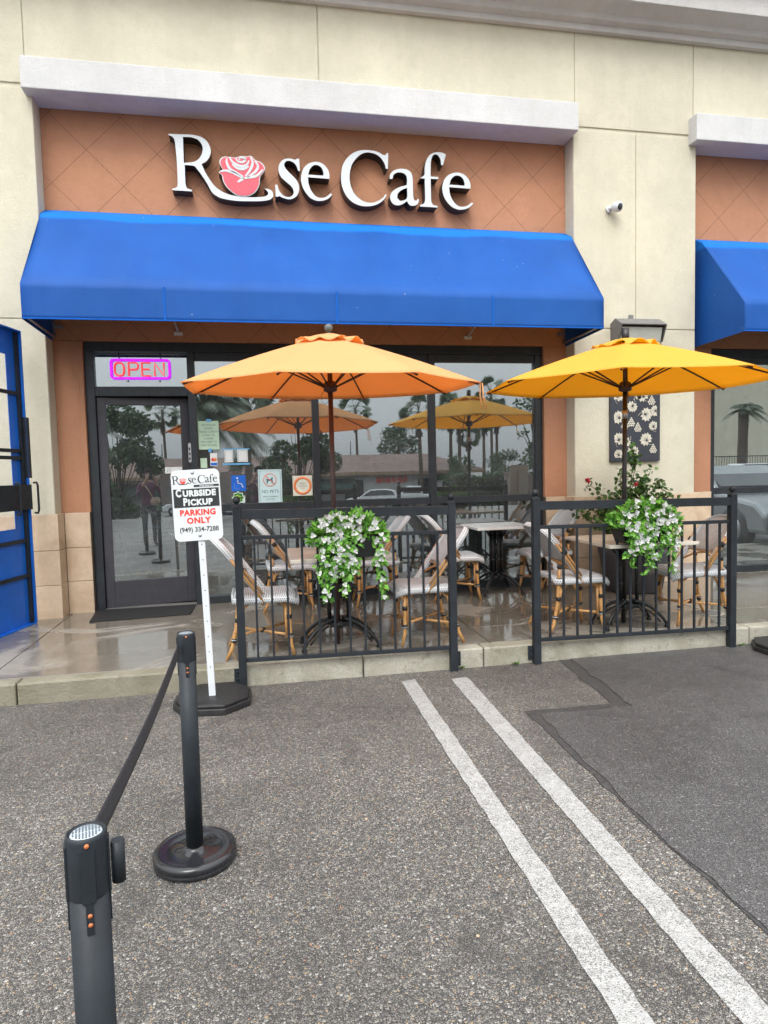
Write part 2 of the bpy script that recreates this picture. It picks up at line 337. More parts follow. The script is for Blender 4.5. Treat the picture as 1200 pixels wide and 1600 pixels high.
# ------------------------------------------------------------------ mesh helpers
class MB:
    def __init__(s): s.v = []; s.f = []; s.uv = []; s.sm = []; s.mi = []
    def add(s, vs, fs, uvs=None, smooth=False, mi=0):
        b = len(s.v); s.v += [tuple(p) for p in vs]
        for i, f in enumerate(fs):
            s.f.append([b+k for k in f]); s.uv.append(uvs[i] if uvs else None); s.sm.append(smooth); s.mi.append(mi)
        return s
    def box(s, x0, x1, y0, y1, z0, z1, mi=0, mat=None):
        vs = [Vector(p) for p in ((x0, y0, z0), (x1, y0, z0), (x1, y1, z0), (x0, y1, z0), (x0, y0, z1), (x1, y0, z1), (x1, y1, z1), (x0, y1, z1))]
        if mat is not None: vs = [mat @ p for p in vs]
        return s.add(vs, [(0, 3, 2, 1), (4, 5, 6, 7), (0, 1, 5, 4), (1, 2, 6, 5), (2, 3, 7, 6), (3, 0, 4, 7)], mi=mi)
    def tube(s, pts, r, n=8, closed=False, cap=True, mi=0, flat=1.0):
        pts = [Vector(p) for p in pts]; N = len(pts); rs = r if isinstance(r, (list, tuple)) else [r]*N
        rings = []; up = None
        for i, p in enumerate(pts):
            a = pts[(i-1) % N] if (closed or i > 0) else pts[i]; b = pts[(i+1) % N] if (closed or i < N-1) else pts[i]
            t = (b-a); t = t.normalized() if t.length > 1e-9 else Vector((0, 0, 1))
            if up is None: up = Vector((0, 0, 1)) if abs(t.z) < .9 else Vector((0, 1, 0))
            x = t.cross(up)
            if x.length < 1e-5: x = t.cross(Vector((1, 0, 0)))
            x.normalize(); y = x.cross(t).normalized(); up = y
            rings.append([p + (x*math.cos(k*2*math.pi/n) + y*math.sin(k*2*math.pi/n)*flat)*rs[i] for k in range(n)])
        vs = [q for R in rings for q in R]; fs = []
        for i in range(N if closed else N-1):
            j = (i+1) % N
            for k in range(n):
                fs.append((i*n+k, i*n+(k+1) % n, j*n+(k+1) % n, j*n+k))
        s.add(vs, fs, smooth=True, mi=mi)
        if cap and not closed:
            s.add(rings[0], [tuple(range(n))[::-1]], mi=mi); s.add(rings[-1], [tuple(range(n))], mi=mi)
        return s
    def cyl(s, p, r, h, n=20, mi=0, r2=None):
        p = Vector(p); return s.tube([p, p+Vector((0, 0, h))], [r, r if r2 is None else r2], n, mi=mi)
    def lathe(s, prof, c=(0, 0, 0), n=24, mi=0, smooth=True, mat=None):
        c = Vector(c); vs = []
        for r, z in prof:
            for k in range(n):
                q = Vector((r*math.cos(k*2*math.pi/n), r*math.sin(k*2*math.pi/n), z))
                vs.append(c + (mat @ q if mat is not None else q))
        fs = []
        for i in range(len(prof)-1):
            for k in range(n): fs.append((i*n+k, i*n+(k+1) % n, (i+1)*n+(k+1) % n, (i+1)*n+k))
        return s.add(vs, fs, smooth=smooth, mi=mi)
    def ball(s, c, r, n=14, sz=1.0, mi=0):
        return s.lathe([(max(1e-4, r*math.sin(math.pi*i/8)), -r*sz*math.cos(math.pi*i/8)) for i in range(9)], c, n, mi)
    def grid(s, fn, nu, nv, uvfn=None, smooth=True, mi=0, wrapu=False):
        vs = [Vector(fn(i/nu, j/nv)) for j in range(nv+1) for i in range(nu+1)]
        fs = []; uv = []
        for j in range(nv):
            for i in range(nu):
                a = j*(nu+1)+i; q = (a, a+1, a+nu+2, a+nu+1); fs.append(q)
                uv.append([uvfn((i+di)/nu, (j+dj)/nv) for di, dj in ((0, 0), (1, 0), (1, 1), (0, 1))] if uvfn else None)
        return s.add(vs, fs, uv, smooth, mi)
    def prism(s, poly, a, b, plane='XZ', mi=0):       # extrude a polygon (list of 2-D points) along the third axis from a to b
        def P(p, d): return {'XZ': (p[0], d, p[1]), 'XY': (p[0], p[1], d), 'YZ': (d, p[0], p[1])}[plane]
        n = len(poly); vs = [P(p, a) for p in poly]+[P(p, b) for p in poly]
        fs = [tuple(range(n)), tuple(range(2*n-1, n-1, -1))]+[(i, i+n, (i+1) % n+n, (i+1) % n) for i in range(n)]
        return s.add(vs, fs, mi=mi)
    def build(s, name, mat, parent=None, bevel=0, solid=0, fix=True, loc=None):
        me = bpy.data.meshes.new(name); me.from_pydata(s.v, [], s.f)
        if any(u for u in s.uv):
            L = me.uv_layers.new(name='UVMap'); k = 0
            for i, f in enumerate(s.f):
                for j in range(len(f)):
                    L.data[k].uv = s.uv[i][j] if s.uv[i] else (0, 0); k += 1
        me.polygons.foreach_set('use_smooth', s.sm); me.polygons.foreach_set('material_index', s.mi)
        for m in (mat if isinstance(mat, (list, tuple)) else [mat]): me.materials.append(M[m] if isinstance(m, str) else m)
        if fix:
            bm = bmesh.new(); bm.from_mesh(me); bmesh.ops.remove_doubles(bm, verts=bm.verts, dist=1e-5)
            bmesh.ops.recalc_face_normals(bm, faces=bm.faces); bm.to_mesh(me); bm.free()
        me.update()
        o = bpy.data.objects.new(name, me); COL.objects.link(o)
        if parent: o.parent = parent
        if loc: o.location = loc
        if bevel:
            b = o.modifiers.new('bevel', 'BEVEL'); b.width = bevel; b.segments = 2; b.limit_method = 'ANGLE'; b.angle_limit = rad(40)
        if solid:
            m = o.modifiers.new('solid', 'SOLIDIFY'); m.thickness = solid; m.offset = 0
        return o

def tag(o, label, cat, group=None):
    o['label'] = label; o['category'] = cat
    if group: o['group'] = group
    return o
def thing(name, label, cat, loc=(0, 0, 0), rz=0, group=None):
    o = bpy.data.objects.new(name, None); COL.objects.link(o); o.location = loc; o.rotation_euler = (0, 0, rz)
    o.empty_display_size = .1
    return tag(o, label, cat, group)
def struct(o): o['kind'] = 'structure'; return o
def kids(o): return [c for c in COL.objects if c.parent == o]
def copy_tree(o, loc=None, rz=None, label=None, parent=None):
    c = o.copy(); COL.objects.link(c); c.parent = parent
    for ch in kids(o): copy_tree(ch, parent=c)
    if loc is not None: c.location = loc
    if rz is not None: c.rotation_euler = (0, 0, rz)
    if label: c['label'] = label
    return c

def smooth_poly(pts, sub=5, corner=48, closed=True):
    P = [Vector((p[0], p[1])) for p in pts]; n = len(P); out = []
    def sharp(i):
        if not closed and i in (0, n-1): return True
        a = P[i]-P[(i-1) % n]; b = P[(i+1) % n]-P[i]
        if a.length < 1e-9 or b.length < 1e-9: return True
        return math.degrees(a.angle(b)) > corner
    for i in range(n if closed else n-1):
        p1, p2 = P[i], P[(i+1) % n]
        p0 = P[(i-1) % n] if not sharp(i) else p1*2-p2
        p3 = P[(i+2) % n] if not sharp((i+1) % n) else p2*2-p1
        for k in range(sub):
            t = k/sub
            out.append(.5*((2*p1)+(p2-p0)*t+(2*p0-5*p1+4*p2-p3)*t*t+(3*p1-p0-3*p2+p3)*t**3))
    if not closed: out.append(P[-1])
    return out
def curve_shape(name, loops, mat, parent, y, depth, face=None, bev=0):   # closed loops of (x, z) filled, in the plane y, extruded backwards by depth
    cu = bpy.data.curves.new(name, 'CURVE'); cu.dimensions = '2D'; cu.fill_mode = 'BOTH'
    for L in loops:
        sp = cu.splines.new('POLY'); sp.points.add(len(L)-1); sp.use_cyclic_u = True
        for i, p in enumerate(L): sp.points[i].co = (p[0], p[1], 0, 1)
    cu.extrude = depth/2
    tmp = bpy.data.objects.new('tmp', cu); COL.objects.link(tmp)
    me = bpy.data.meshes.new_from_object(tmp, depsgraph=bpy.context.evaluated_depsgraph_get()); bpy.data.objects.remove(tmp)
    me.transform(Matrix.Translation((0, y+depth/2, 0)) @ Matrix.Rotation(math.pi/2, 4, 'X')); me.name = name
    me.materials.clear()
    me.materials.append(M[mat])
    if face:
        me.materials.append(M[face])
        for p in me.polygons:
            if p.normal.y < -.9: p.material_index = 1
    for p in me.polygons: p.use_smooth = False
    o = bpy.data.objects.new(name, me); COL.objects.link(o)
    if parent: o.parent = parent
    return o
def text(body, size, loc, mat, parent=None, rot=None, bold=0, depth=.0012, sx=1, align='CENTER', name='lettering', shear=0, space=1, lsp=1):
    cu = bpy.data.curves.new(name, 'FONT'); cu.body = body; cu.size = size; cu.align_x = align; cu.align_y = 'CENTER'
    cu.offset = bold; cu.extrude = depth/2; cu.shear = shear; cu.space_character = space; cu.space_line = lsp; cu.resolution_u = 3
    tmp = bpy.data.objects.new('tmp', cu); COL.objects.link(tmp)
    me = bpy.data.meshes.new_from_object(tmp, depsgraph=bpy.context.evaluated_depsgraph_get()); bpy.data.objects.remove(tmp)
    me.transform(Matrix.Translation(loc) @ (rot or Matrix.Rotation(math.pi/2, 4, 'X')) @ Matrix.Diagonal((sx, 1, 1, 1)))
    me.name = name; me.materials.clear(); me.materials.append(M[mat])
    o = bpy.data.objects.new(name, me); COL.objects.link(o)
    if parent: o.parent = parent
    return o

FL = .145            # pavement level
exec_parts = []
# ================================================================== GROUND
def grid_mesh(name, xs, ys, zf, mat):
    b = MB(); vs = [(x, y, zf(x, y)) for y in ys for x in xs]; nx = len(xs)
    b.add(vs, [(j*nx+i, j*nx+i+1, (j+1)*nx+i+1, (j+1)*nx+i) for j in range(len(ys)-1) for i in range(nx-1)])
    return b.build(name, mat)
def gz(x, y):
    t = min(1, max(0, (-y-8)/26)); t = t*t*(3-2*t); return -1.75*t
struct(grid_mesh('parking_lot', [-300, -60, -20, -8, 0, 8, 20, 60, 300], [-400, -120, -60]+[-40+2*i for i in range(17)]+[-5, 0, 4.7, 30, 200], gz, 'asphalt'))
# smooth patch of newer asphalt and its tar border
def patch_poly(off):
    return [(2.23-off, 4.664), (2.12-off, 3.71-off*.2), (1.55-off, 3.73-off*.3), (1.54-off, 3.2), (1.525-off, 2.45), (1.53-off, 1.7), (1.55-off, .4), (1.6-off, -4.5), (7.5, -4.5), (7.5, 4.664)]
def wobble(poly, step=.12, amp=.012, seed=3, fixed=()):
    rnd = random.Random(seed); out = []
    for i, p in enumerate(poly):
        q = poly[(i+1) % len(poly)]; a = Vector(p); b = Vector(q); L = (b-a).length
        n = max(1, int(L/step)) if L < 5 else 1
        for k in range(n):
            c = a.lerp(b, k/n)
            if n > 1 and k > 0: c += Vector((rnd.uniform(-amp, amp), rnd.uniform(-amp, amp)))
            c.y = min(c.y, 4.664); out.append((c.x, c.y))
    return out
def flat_poly(name, poly, z, mat):
    b = MB(); b.prism(poly, z-.003, z, 'XY'); return b.build(name, mat)
struct(flat_poly('tar_seam', wobble(patch_poly(.0), .10, .010, 3), .004, 'seal'))
struct(flat_poly('asphalt_patch', wobble([(x+((.09, .10, .07, .04, .018, .012, .010, .010)[i] if i < 8 else 0), y-(.075 if i in (1, 2) else 0)) for i, (x, y) in enumerate(patch_poly(0))], .10, .015, 5), .008, 'patch'))
for poly, sd in (([(.892, 1.2), (.938, 4.472), (1.043, 4.503), (.982, 1.2)], 11), ([(1.210, 1.2), (1.293, 4.440), (1.416, 4.452), (1.312, 1.2)], 12)):
    e = []; rnd = random.Random(sd); cs = [Vector(p) for p in poly]
    d = (cs[1]-cs[0]); w = cs[3]-cs[0]
    Ls, Rs = [], []
    for k in range(61):
        t = k/60; l = cs[0].lerp(cs[1], t); r = cs[3].lerp(cs[2], t)
        if t == 0:
            l = cs[0]-d*1.35; r = cs[3]-(cs[2]-cs[3])*1.35
        j = .0035
        Ls.append((l.x+rnd.uniform(-j, j), l.y)); Rs.append((r.x+rnd.uniform(-j, j), r.y))
    struct(flat_poly('parking_stripe', Ls+Rs[::-1], .005, 'line'))
# pavement and kerb
b = MB(); b.box(-30, 40, 4.80, 7.3, -.05, FL-.02); struct(b.build('pavement_bed', 'kerbconc'))
kerb_j = [-30, -7.2, -4.4, -1.63, .70, 1.62, 3.9, 7, 10, 40]
b = MB()
for i in range(len(kerb_j)-1): b.box(kerb_j[i]+.004, kerb_j[i+1]-.004, 4.668, 4.80, -.05, FL)
k = b.build('kerb', 'kerbconc', bevel=.012); struct(k)
b = MB(); xs = [-30, -5.2, -1.87, 1.72, 3.95, 6.6, 40]; ys = [4.807, 5.9, 7.2]
for i in range(len(xs)-1):
    b.box(xs[i]+.004, xs[i+1]-.004, 4.807, 5.30 if xs[i] >= 1.72 and xs[i] < 6 else 7.2, -.04, FL)
    if xs[i] >= 1.72 and xs[i] < 6: b.box(xs[i]+.004, xs[i+1]-.004, 5.307, 7.2, -.04, FL)
s_ = b.build('pavement', 'slab', bevel=.004); struct(s_)
# drain cover set in the pavement
dc = thing('drain_cover', 'round metal drain cover set in the pavement near the large grey plant pot', 'drain cover', (3.93, 5.22, FL))
b = MB(); b.lathe([(.001, .004), (.105, .004), (.11, .002)], n=32); b.build('lid', 'grey', dc)
b = MB(); b.lathe([(.112, .003), (.128, .005), (.135, .001)], n=32); b.build('rim', 'kerbconc', dc)
# weeds
for i, (x, y) in enumerate([(1.44, 4.655), (1.86, 4.65), (3.80, 4.65)]):
    b = MB(); rnd = random.Random(i)
    for k in range(26):
        a = rnd.uniform(0, 6.28); r = rnd.uniform(.015, .05); h = rnd.uniform(.005, .03); w = .006
        p = Vector((0, 0, 0)); q = Vector((math.cos(a)*r, -abs(math.sin(a))*r*.6, h)); sd = Vector((-math.sin(a), math.cos(a), 0))*w
        b.add([p, q*.6+sd, q, q*.6-sd], [(0, 1, 2, 3)])
    tag(b.build('weed', 'weed', loc=(x, y, .003), fix=False), ['small green weed at the railing post nearest the white parking stripes', 'small green weed on the kerb line between the two railings', 'small green weed beside the railing post nearest the loose rubber base'][i], 'weed')
# a few fallen leaves and pebbles
rnd = random.Random(21); b = MB()
for k in range(16):
    x, y = rnd.uniform(-1.9, 3.2), rnd.uniform(1.6, 4.5); s = rnd.uniform(.003, .007); a = rnd.uniform(0, 3)
    b.ball((x, y, s*.3), s, 6, .5)
o = b.build('loose_gravel', simple('tan_pebble', (.40, .30, .20), .6, 0, .4, 2)); o['kind'] = 'stuff'

# ================================================================== BUILDING
bd = thing('shop_building', 'cream stucco shop building with terracotta recessed bays and dark storefront windows', 'building', (0, 6.8, 0))
bd_off = Vector((0, -6.8, 0))
def B(b, name, mat, **kw):      # add a building part (world coordinates)
    o = b.build(name, mat, kw.pop('parent', bd), **kw); 
    if o.parent == bd: o.location = bd_off
    return o
YF = 6.80
b = MB(); G_ = .004
def panel(x0, x1, z0, z1, y=YF, d=.11): b.box(x0+G_, x1-G_, y, y+d, z0+G_, z1-G_)
for x0, x1 in ((-8, -5), (-5, -1.93)): panel(x0, x1, .9, 3.0); panel(x0, x1, 3.0, 5.105)
panel(3.45, 4.19, 3.0, 5.105); panel(4.19, 4.932, 3.0, 5.105); panel(3.45, 4.932, .9, 3.0)
for x0, x1 in ((-8, -1.98), (-1.98, .73), (.73, 3.47), (3.47, 4.89), (4.89, 7.6), (7.6, 11)): panel(x0, x1, 5.135, 6.2)
b.box(-8, -1.932, YF+.012, 7.6, .9, 6.6); b.box(3.452, 4.93, YF+.012, 7.6, .9, 6.6); b.box(-7.99, 11, YF+.013, 7.6, 5.2, 6.61)
B(b, 'wall', 'cream', bevel=.006)
b = MB(); b.box(-1.93, 3.45, 7.0, 7.18, 2.842, 5.05); b.box(4.932, 11, 7.0, 7.18, 2.842, 5.05)
for x0, x1 in ((-1.93, -1.662), (3.182, 3.45), (4.932, 5.29)): b.box(x0, x1, 7.0, 7.18, 1.15, 2.838)
B(b, 'recessed_wall', 'terracotta')
for x0, x1, lb in ((-1.985, 3.445, 0), (4.835, 11, 1)):
    b = MB(); b.box(x0, x1, 6.655, 6.995, 5.022, 5.305); B(b, 'lintel', 'trimwhite', bevel=.008)
b = MB(); prof = [(YF-.004, 6.10), (6.74, 6.10), (6.73, 6.16), (6.66, 6.17), (6.64, 6.215), (6.48, 6.26), (6.46, 6.50), (6.34, 6.54), (6.33, 6.64), (7.5, 6.64)]
b.prism(prof, -8, 11, 'YZ'); B(b, 'cornice', 'cornice', bevel=.005)
# stone base
def courses(b, x0, x1, y0, y1, cuts=()):
    zs = [FL-.02, .466, .802, 1.152]; xs_ = [x0]+[c for c in cuts if x0 < c < x1]+[x1]
    for i in range(3):
        for j in range(len(xs_)-1): b.box(xs_[j]+.002, xs_[j+1]-.002, y0, y1, zs[i]+.002, zs[i+1]-.002)
for lst in ([(-8, -1.905, 6.775, 7.0, [-7.1, -6.2, -5.3, -4.4, -3.5, -2.6]), (-1.903, -1.664, 6.975, 7.1, [])],
            [(3.427, 4.955, 6.775, 7.0, [3.93, 4.44]), (3.184, 3.425, 6.975, 7.1, []), (4.957, 5.288, 6.975, 7.1, [])]):
    b = MB()
    for a in lst: courses(b, *a[:4], cuts=a[4])
    B(b, 'stone_base', 'stone', bevel=.004)
M['grout'] = simple('dark_grout', (.12, .10, .08), .9)
b = MB(); b.box(-8, -1.932, 6.79, 7.2, 0, 1.15); b.box(-1.932, -1.664, 6.985, 7.2, 0, 1.15); B(b, 'base_core', 'grout')
b = MB(); b.box(3.452, 4.93, 6.79, 7.2, 0, 1.15); b.box(3.184, 3.452, 6.985, 7.2, 0, 1.15); b.box(4.93, 5.288, 6.985, 7.2, 0, 1.15); B(b, 'base_core', 'grout')
# storefronts
YG = 7.09
def storefront(mulls, x0, x1, rails, name='storefront_frame', door=None):
    b = MB(); z0, z1 = FL-.005, 2.838
    b.box(x0, x1, 7.045, 7.14, 2.748, z1)                 # head
    b.box(x0, x0+.085, 7.045, 7.14, z0, 2.746); b.box(x1-.085, x1, 7.045, 7.14, z0, 2.746)
    for m in mulls: b.box(m-.036, m+.036, 7.045, 7.14, z0, 2.746)
    xs_ = [x0+.085]+[v for m in mulls for v in (m-.036, m+.036)]+[x1-.085]; out = []
    for i in range(0, len(xs_), 2):
        a, c = xs_[i]+.001, xs_[i+1]-.001
        if door is not None and i == 0:
            b.box(a, c, 7.05, 7.14, 2.305, 2.40); out.append((a, c, 2.402, 2.746)); continue
        b.box(a, c, 7.05, 7.135, z0, .225)
        for r0, r1 in rails: b.box(a, c, 7.05, 7.135, r0, r1)
        out += [(a, c, .227, rails[0][0]-.002), (a, c, rails[0][1]+.002, 2.746)]
    f = B(b, name, 'bronze', bevel=.003)
    for a, c, p, q in out:
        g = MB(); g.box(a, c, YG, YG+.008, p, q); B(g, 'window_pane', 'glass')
    return f
storefront([-.645, .615, 1.895], -1.66, 3.18, [(1.112, 1.186)], door=0)
storefront([6.75, 8.2], 5.29, 9.8, [(1.112, 1.186)])
# top inner cover strip / valance of the frame
for xa, xb in ((-.606, .577), (.653, 1.857), (1.933, 3.09), (5.38, 6.71), (6.79, 8.16), (8.24, 9.7)):
    b = MB(); b.box(xa, xb, 7.062, 7.085, 2.665, 2.746); B(b, 'head_cover', 'bronze')
# side return of the far building ends, roof
b = MB(); b.box(-8, 11, 7.2, 16.5, 6.0, 6.5); b.box(-8.0, -7.8, 7.2, 16.5, 0, 6); b.box(10.8, 11, 7.2, 16.5, 0, 6); b.box(-8, 11, 16.3, 16.5, 0, 6); b.box(9.8, 11, 7.0, 7.2, 0, 2.84); B(b, 'rear_walls_and_roof', 'cream')
# interior shell
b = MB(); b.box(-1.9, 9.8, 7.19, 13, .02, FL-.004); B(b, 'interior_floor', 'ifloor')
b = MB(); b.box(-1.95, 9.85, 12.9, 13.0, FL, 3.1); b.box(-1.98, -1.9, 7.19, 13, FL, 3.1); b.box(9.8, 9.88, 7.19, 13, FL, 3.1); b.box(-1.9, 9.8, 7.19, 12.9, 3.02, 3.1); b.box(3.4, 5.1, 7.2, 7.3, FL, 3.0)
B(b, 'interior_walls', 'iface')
# door, ajar inwards, hinged at its left edge
dr = bpy.data.objects.new('door', None); COL.objects.link(dr); dr.parent = bd; dr.location = Vector((-1.572, 7.085, 0))+bd_off; dr.rotation_euler = (0, 0, rad(8.7))
dw = .885; d0, d1 = FL+.012, 2.298
b = MB(); b.box(0, .085, 0, .045, d0, d1); b.box(dw-.085, dw, 0, .045, d0, d1); b.box(.085, dw-.085, .001, .044, d1-.075, d1); b.box(.085, dw-.085, .001, .044, d0, d0+.27)
b.build('door_frame', 'doorbronze', dr, bevel=.003)
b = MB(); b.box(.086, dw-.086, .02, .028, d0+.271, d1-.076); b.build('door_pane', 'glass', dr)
b = MB(); b.tube([(dw-.045, -.001, 1.05), (dw-.045, -.05, 1.06), (dw-.045, -.05, 1.34), (dw-.045, -.001, 1.35)], .010, 8); b.build('door_handle', 'black', dr)
b = MB(); b.box(-.688, -.683, 7.06, 7.085, 1.62, 1.83); q = B(b, 'lock_plate', 'steel'); 
for z in (1.655, 1.705, 1.755, 1.80): b = MB(); b.box(-.6895, -.6885, 7.065, 7.08, z, z+.018); B(b, 'lock_slot', 'ink')
b = MB(); b.box(-.70, -.672, 7.038, 7.044, 1.63, 1.82); B(b, 'strike_plate', 'steel')
for z in (1.65, 1.70, 1.75): b = MB(); b.box(-.695, -.680, 7.0365, 7.0375, z, z+.028); B(b, 'strike_hole', 'ink')
# threshold
b = MB(); b.box(-1.574, -.682, 7.03, 7.16, FL-.003, FL+.01); B(b, 'threshold', 'grey')
# door mat
b = MB(); b.prism([(-1.60, 6.47), (-.70, 6.55), (-.685, 7.02), (-1.66, 7.02)], FL+.0005, FL+.012, 'XY')
tag(b.build('door_mat', 'mat', bevel=.003), 'black rubber door mat on the pavement in front of the glass door', 'door mat')

# ================================================================== AWNINGS
def awning(x0, x1, label, seams):
    t = thing('awning', label, 'awning', ((x0+x1)/2, 7.0, 2.85), group='blue canvas awnings'); ox = (x0+x1)/2
    yb, ym, yf = 6.992, 6.83, 6.15; zt, zm, zf, zb = 4.075, 3.985, 3.155, 2.855
    b = MB(); n = int((x1-x0)/.1)
    def sag(x, t_): return -.006*math.sin(x*9+t_*3)-.004*math.sin(x*23+2)
    def f1(u, v):
        x = x0+(x1-x0)*u; 
        return (x, yb+(ym-yb)*v, zt+(zm-zt)*v+.0*u)
    def f2(u, v):
        x = x0+(x1-x0)*u; e = math.sin(math.pi*v)
        return (x, ym+(yf-ym)*v, zm+(zf-zm)*v+e*(-.012+sag(x, v)))
    def f3(u, v):
        x = x0+(x1-x0)*u; e = math.sin(math.pi*min(1, v*1.1))
        return (x, yf+e*.004*math.sin(x*17), zf+(zb-zf)*v)
    for f in (f1, f2, f3): b.grid(f, n, 8)
    for x in (x0, x1):
        pts = [(x, yb, zt), (x, ym, zm), (x, yf, zf), (x, yf, zb), (x, yb, zb-.02)]
        b.add(pts, [(0, 1, 2, 3, 4)])
    o = b.build('canopy', 'awning', t, solid=.004); o.location = (-ox, -7.0, -2.85)
    b = MB()
    for sx in seams:
        b.box(sx-.009, sx+.009, yf-.006, yf-.003, zb+.004, zf-.004)
    b.box(x0, x1, yf-.0055, yf-.003, zb+.001, zb+.014)
    o = b.build('seam', simple('blue_seam', (.010, .10, .44), .8, 0, .1, 12, 0, 200, .1), t); o.location = (-ox, -7.0, -2.85)
    b = MB()
    for x in (x0+.02, x1-.02):
        b.tube([(x, 6.985, 2.87), (x, 6.17, 2.885)], .012, 6); b.tube([(x, 6.98, 4.04), (x, 6.85, 3.90), (x, 6.17, 3.13), (x, 6.17, 2.88)], .012, 6)
    b.tube([(x0+.03, 6.17, 2.89), (x1-.03, 6.17, 2.89)], .012, 6); b.tube([(x0+.03, 6.18, 3.125), (x1-.03, 6.18, 3.125)], .012, 6)
    o = b.build('frame', 'steel', t); o.location = (-ox, -7.0, -2.85)
    for sx in seams:
        b = MB(); b.tube([(sx+.02, 6.98, 2.93), (sx, 6.2, 3.10)], .011, 6); b.box(sx-.025, sx+.06, 6.985, 6.998, 2.90, 2.935)
        o = b.build('bracket_arm', 'white', t); o.location = (-ox, -7.0, -2.85)
    for x, sg in ((x0, 1), (x1, -1)):
        b = MB(); b.box(min(x+sg*.005, x+sg*.03), max(x+sg*.005, x+sg*.03), 6.97, 6.998, 2.86, 3.05); b.box(min(x+sg*.03, x+sg*.10), max(x+sg*.03, x+sg*.10), 6.985, 6.998, 2.95, 2.985)
        o = b.build('wall_bracket', 'steel', t); o.location = (-ox, -7.0, -2.85)
    return t
awning(-1.925, 3.44, 'wide blue canvas awning over the cafe door and windows', [-.76, .765, 2.28])
awning(5.035, 10.5, 'blue canvas awning over the neighbouring bay beyond the cream pier, partly out of view', [6.4, 7.9, 9.4])

# ================================================================== MAIN SIGN
YS = 6.86
sg = thing('shop_sign', 'raised white letters with a red rose standing in for the o on terracotta wall', 'sign', (.1, 7.0, 4.2))
def zc(ox, oy, s, pts): return [tuple((p.x, p.z)) for p in (at_y(ox+x/s, oy+y/s, YS) for x, y in pts)]
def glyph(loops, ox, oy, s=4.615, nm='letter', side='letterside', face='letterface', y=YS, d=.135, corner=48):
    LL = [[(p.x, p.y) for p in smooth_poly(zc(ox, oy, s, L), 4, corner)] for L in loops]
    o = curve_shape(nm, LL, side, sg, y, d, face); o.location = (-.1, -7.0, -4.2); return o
gR = [(60, 88), (110, 90), (165, 92), (230, 95), (290, 108), (338, 142), (364, 195), (362, 240), (338, 282), (300, 306), (325, 362), (360, 420), (395, 465), (440, 500), (500, 526), (570, 539), (640, 545), (700, 545), (755, 540), (778, 527), (780, 512), (768, 496), (752, 482), (792, 490), (814, 512), (816, 542), (792, 562), (740, 572), (640, 574), (540, 570), (450, 554), (402, 532), (372, 505), (345, 455), (300, 385), (262, 335), (240, 318), (178, 312), (181, 400), (185, 455), (196, 482), (231, 492), (231, 503), (88, 494), (88, 484), (116, 475), (127, 450), (122, 300), (109, 160), (100, 122), (84, 106), (62, 98)]
gRh = [(165, 110), (225, 113), (275, 132), (305, 175), (305, 220), (285, 262), (245, 290), (172, 297)]
gs = [(1004, 268), (1009, 356), (997, 356), (985, 322), (965, 297), (935, 283), (908, 285), (896, 305), (902, 332), (930, 366), (975, 410), (998, 448), (1003, 490), (990, 530), (960, 554), (925, 560), (882, 547), (862, 536), (850, 541), (834, 541), (831, 455), (846, 455), (857, 492), (882, 527), (915, 543), (945, 540), (962, 520), (962, 495), (945, 465), (905, 430), (870, 395), (855, 355), (857, 318), (875, 285), (905, 268), (940, 266), (972, 275), (988, 268)]
ge = [(1085, 392), (1010, 386), (932, 380), (936, 425), (955, 472), (985, 508), (1020, 522), (1060, 515), (1096, 490), (1105, 500), (1075, 527), (1035, 541), (990, 540), (945, 518), (905, 470), (885, 420), (883, 370), (900, 320), (935, 288), (985, 275), (1030, 285), (1065, 315), (1083, 352)]
geh = [(933, 362), (985, 366), (1041, 370), (1042, 350), (1028, 315), (1000, 298), (970, 300), (945, 325)]
gC = [(492, 135), (490, 248), (475, 248), (465, 210), (435, 165), (390, 138), (335, 130), (285, 150), (240, 200), (220, 250), (213, 310), (222, 370), (250, 430), (300, 475), (350, 492), (400, 488), (450, 460), (473, 430), (481, 440), (455, 475), (410, 505), (350, 518), (290, 513), (230, 485), (185, 435), (157, 365), (152, 290), (165, 220), (200, 165), (250, 128), (310, 113), (370, 115), (420, 128), (455, 148), (472, 149), (480, 137)]
ga = [(503, 322), (505, 290), (530, 262), (575, 248), (622, 252), (655, 275), (668, 320), (672, 440), (680, 475), (695, 478), (705, 465), (713, 468), (708, 495), (687, 512), (657, 514), (637, 498), (628, 480), (600, 500), (560, 512), (527, 500), (508, 470), (508, 435), (530, 405), (575, 380), (625, 366), (628, 330), (620, 295), (592, 276), (558, 275), (532, 290), (522, 320)]
gah = [(628, 385), (590, 400), (562, 425), (557, 458), (577, 480), (605, 475), (628, 455)]
gf = [(908, 145), (886, 222), (874, 222), (868, 180), (850, 151), (830, 144), (812, 155), (801, 190), (798, 235), (798, 303), (853, 308), (852, 322), (798, 320), (800, 430), (803, 485), (815, 508), (848, 516), (847, 527), (722, 520), (722, 509), (748, 500), (758, 470), (755, 318), (722, 316), (745, 300), (754, 285), (756, 230), (770, 180), (800, 142), (845, 128), (885, 133)]
glyph([gR, gRh], 250, 190); glyph([gs], 250, 190)
def e1(L): return [((x-885)*1.01*1.0+(471.0-500)*4.615, (y-275)*1.055+(252.8-210)*4.615) for x, y in L]
glyph([e1(ge), e1(geh)], 500, 210)
glyph([gC], 500, 210); glyph([ga, gah], 500, 210); glyph([gf], 500, 210); glyph([ge, geh], 500, 210)
rose = [(435, 305), (440, 275), (465, 259), (510, 262), (545, 266), (580, 255), (620, 258), (655, 254), (685, 283), (722, 297), (750, 330), (745, 362), (718, 402), (714, 450), (690, 500), (650, 529), (600, 537), (548, 525), (492, 480), (460, 430), (452, 392), (430, 370), (440, 357), (457, 350)]
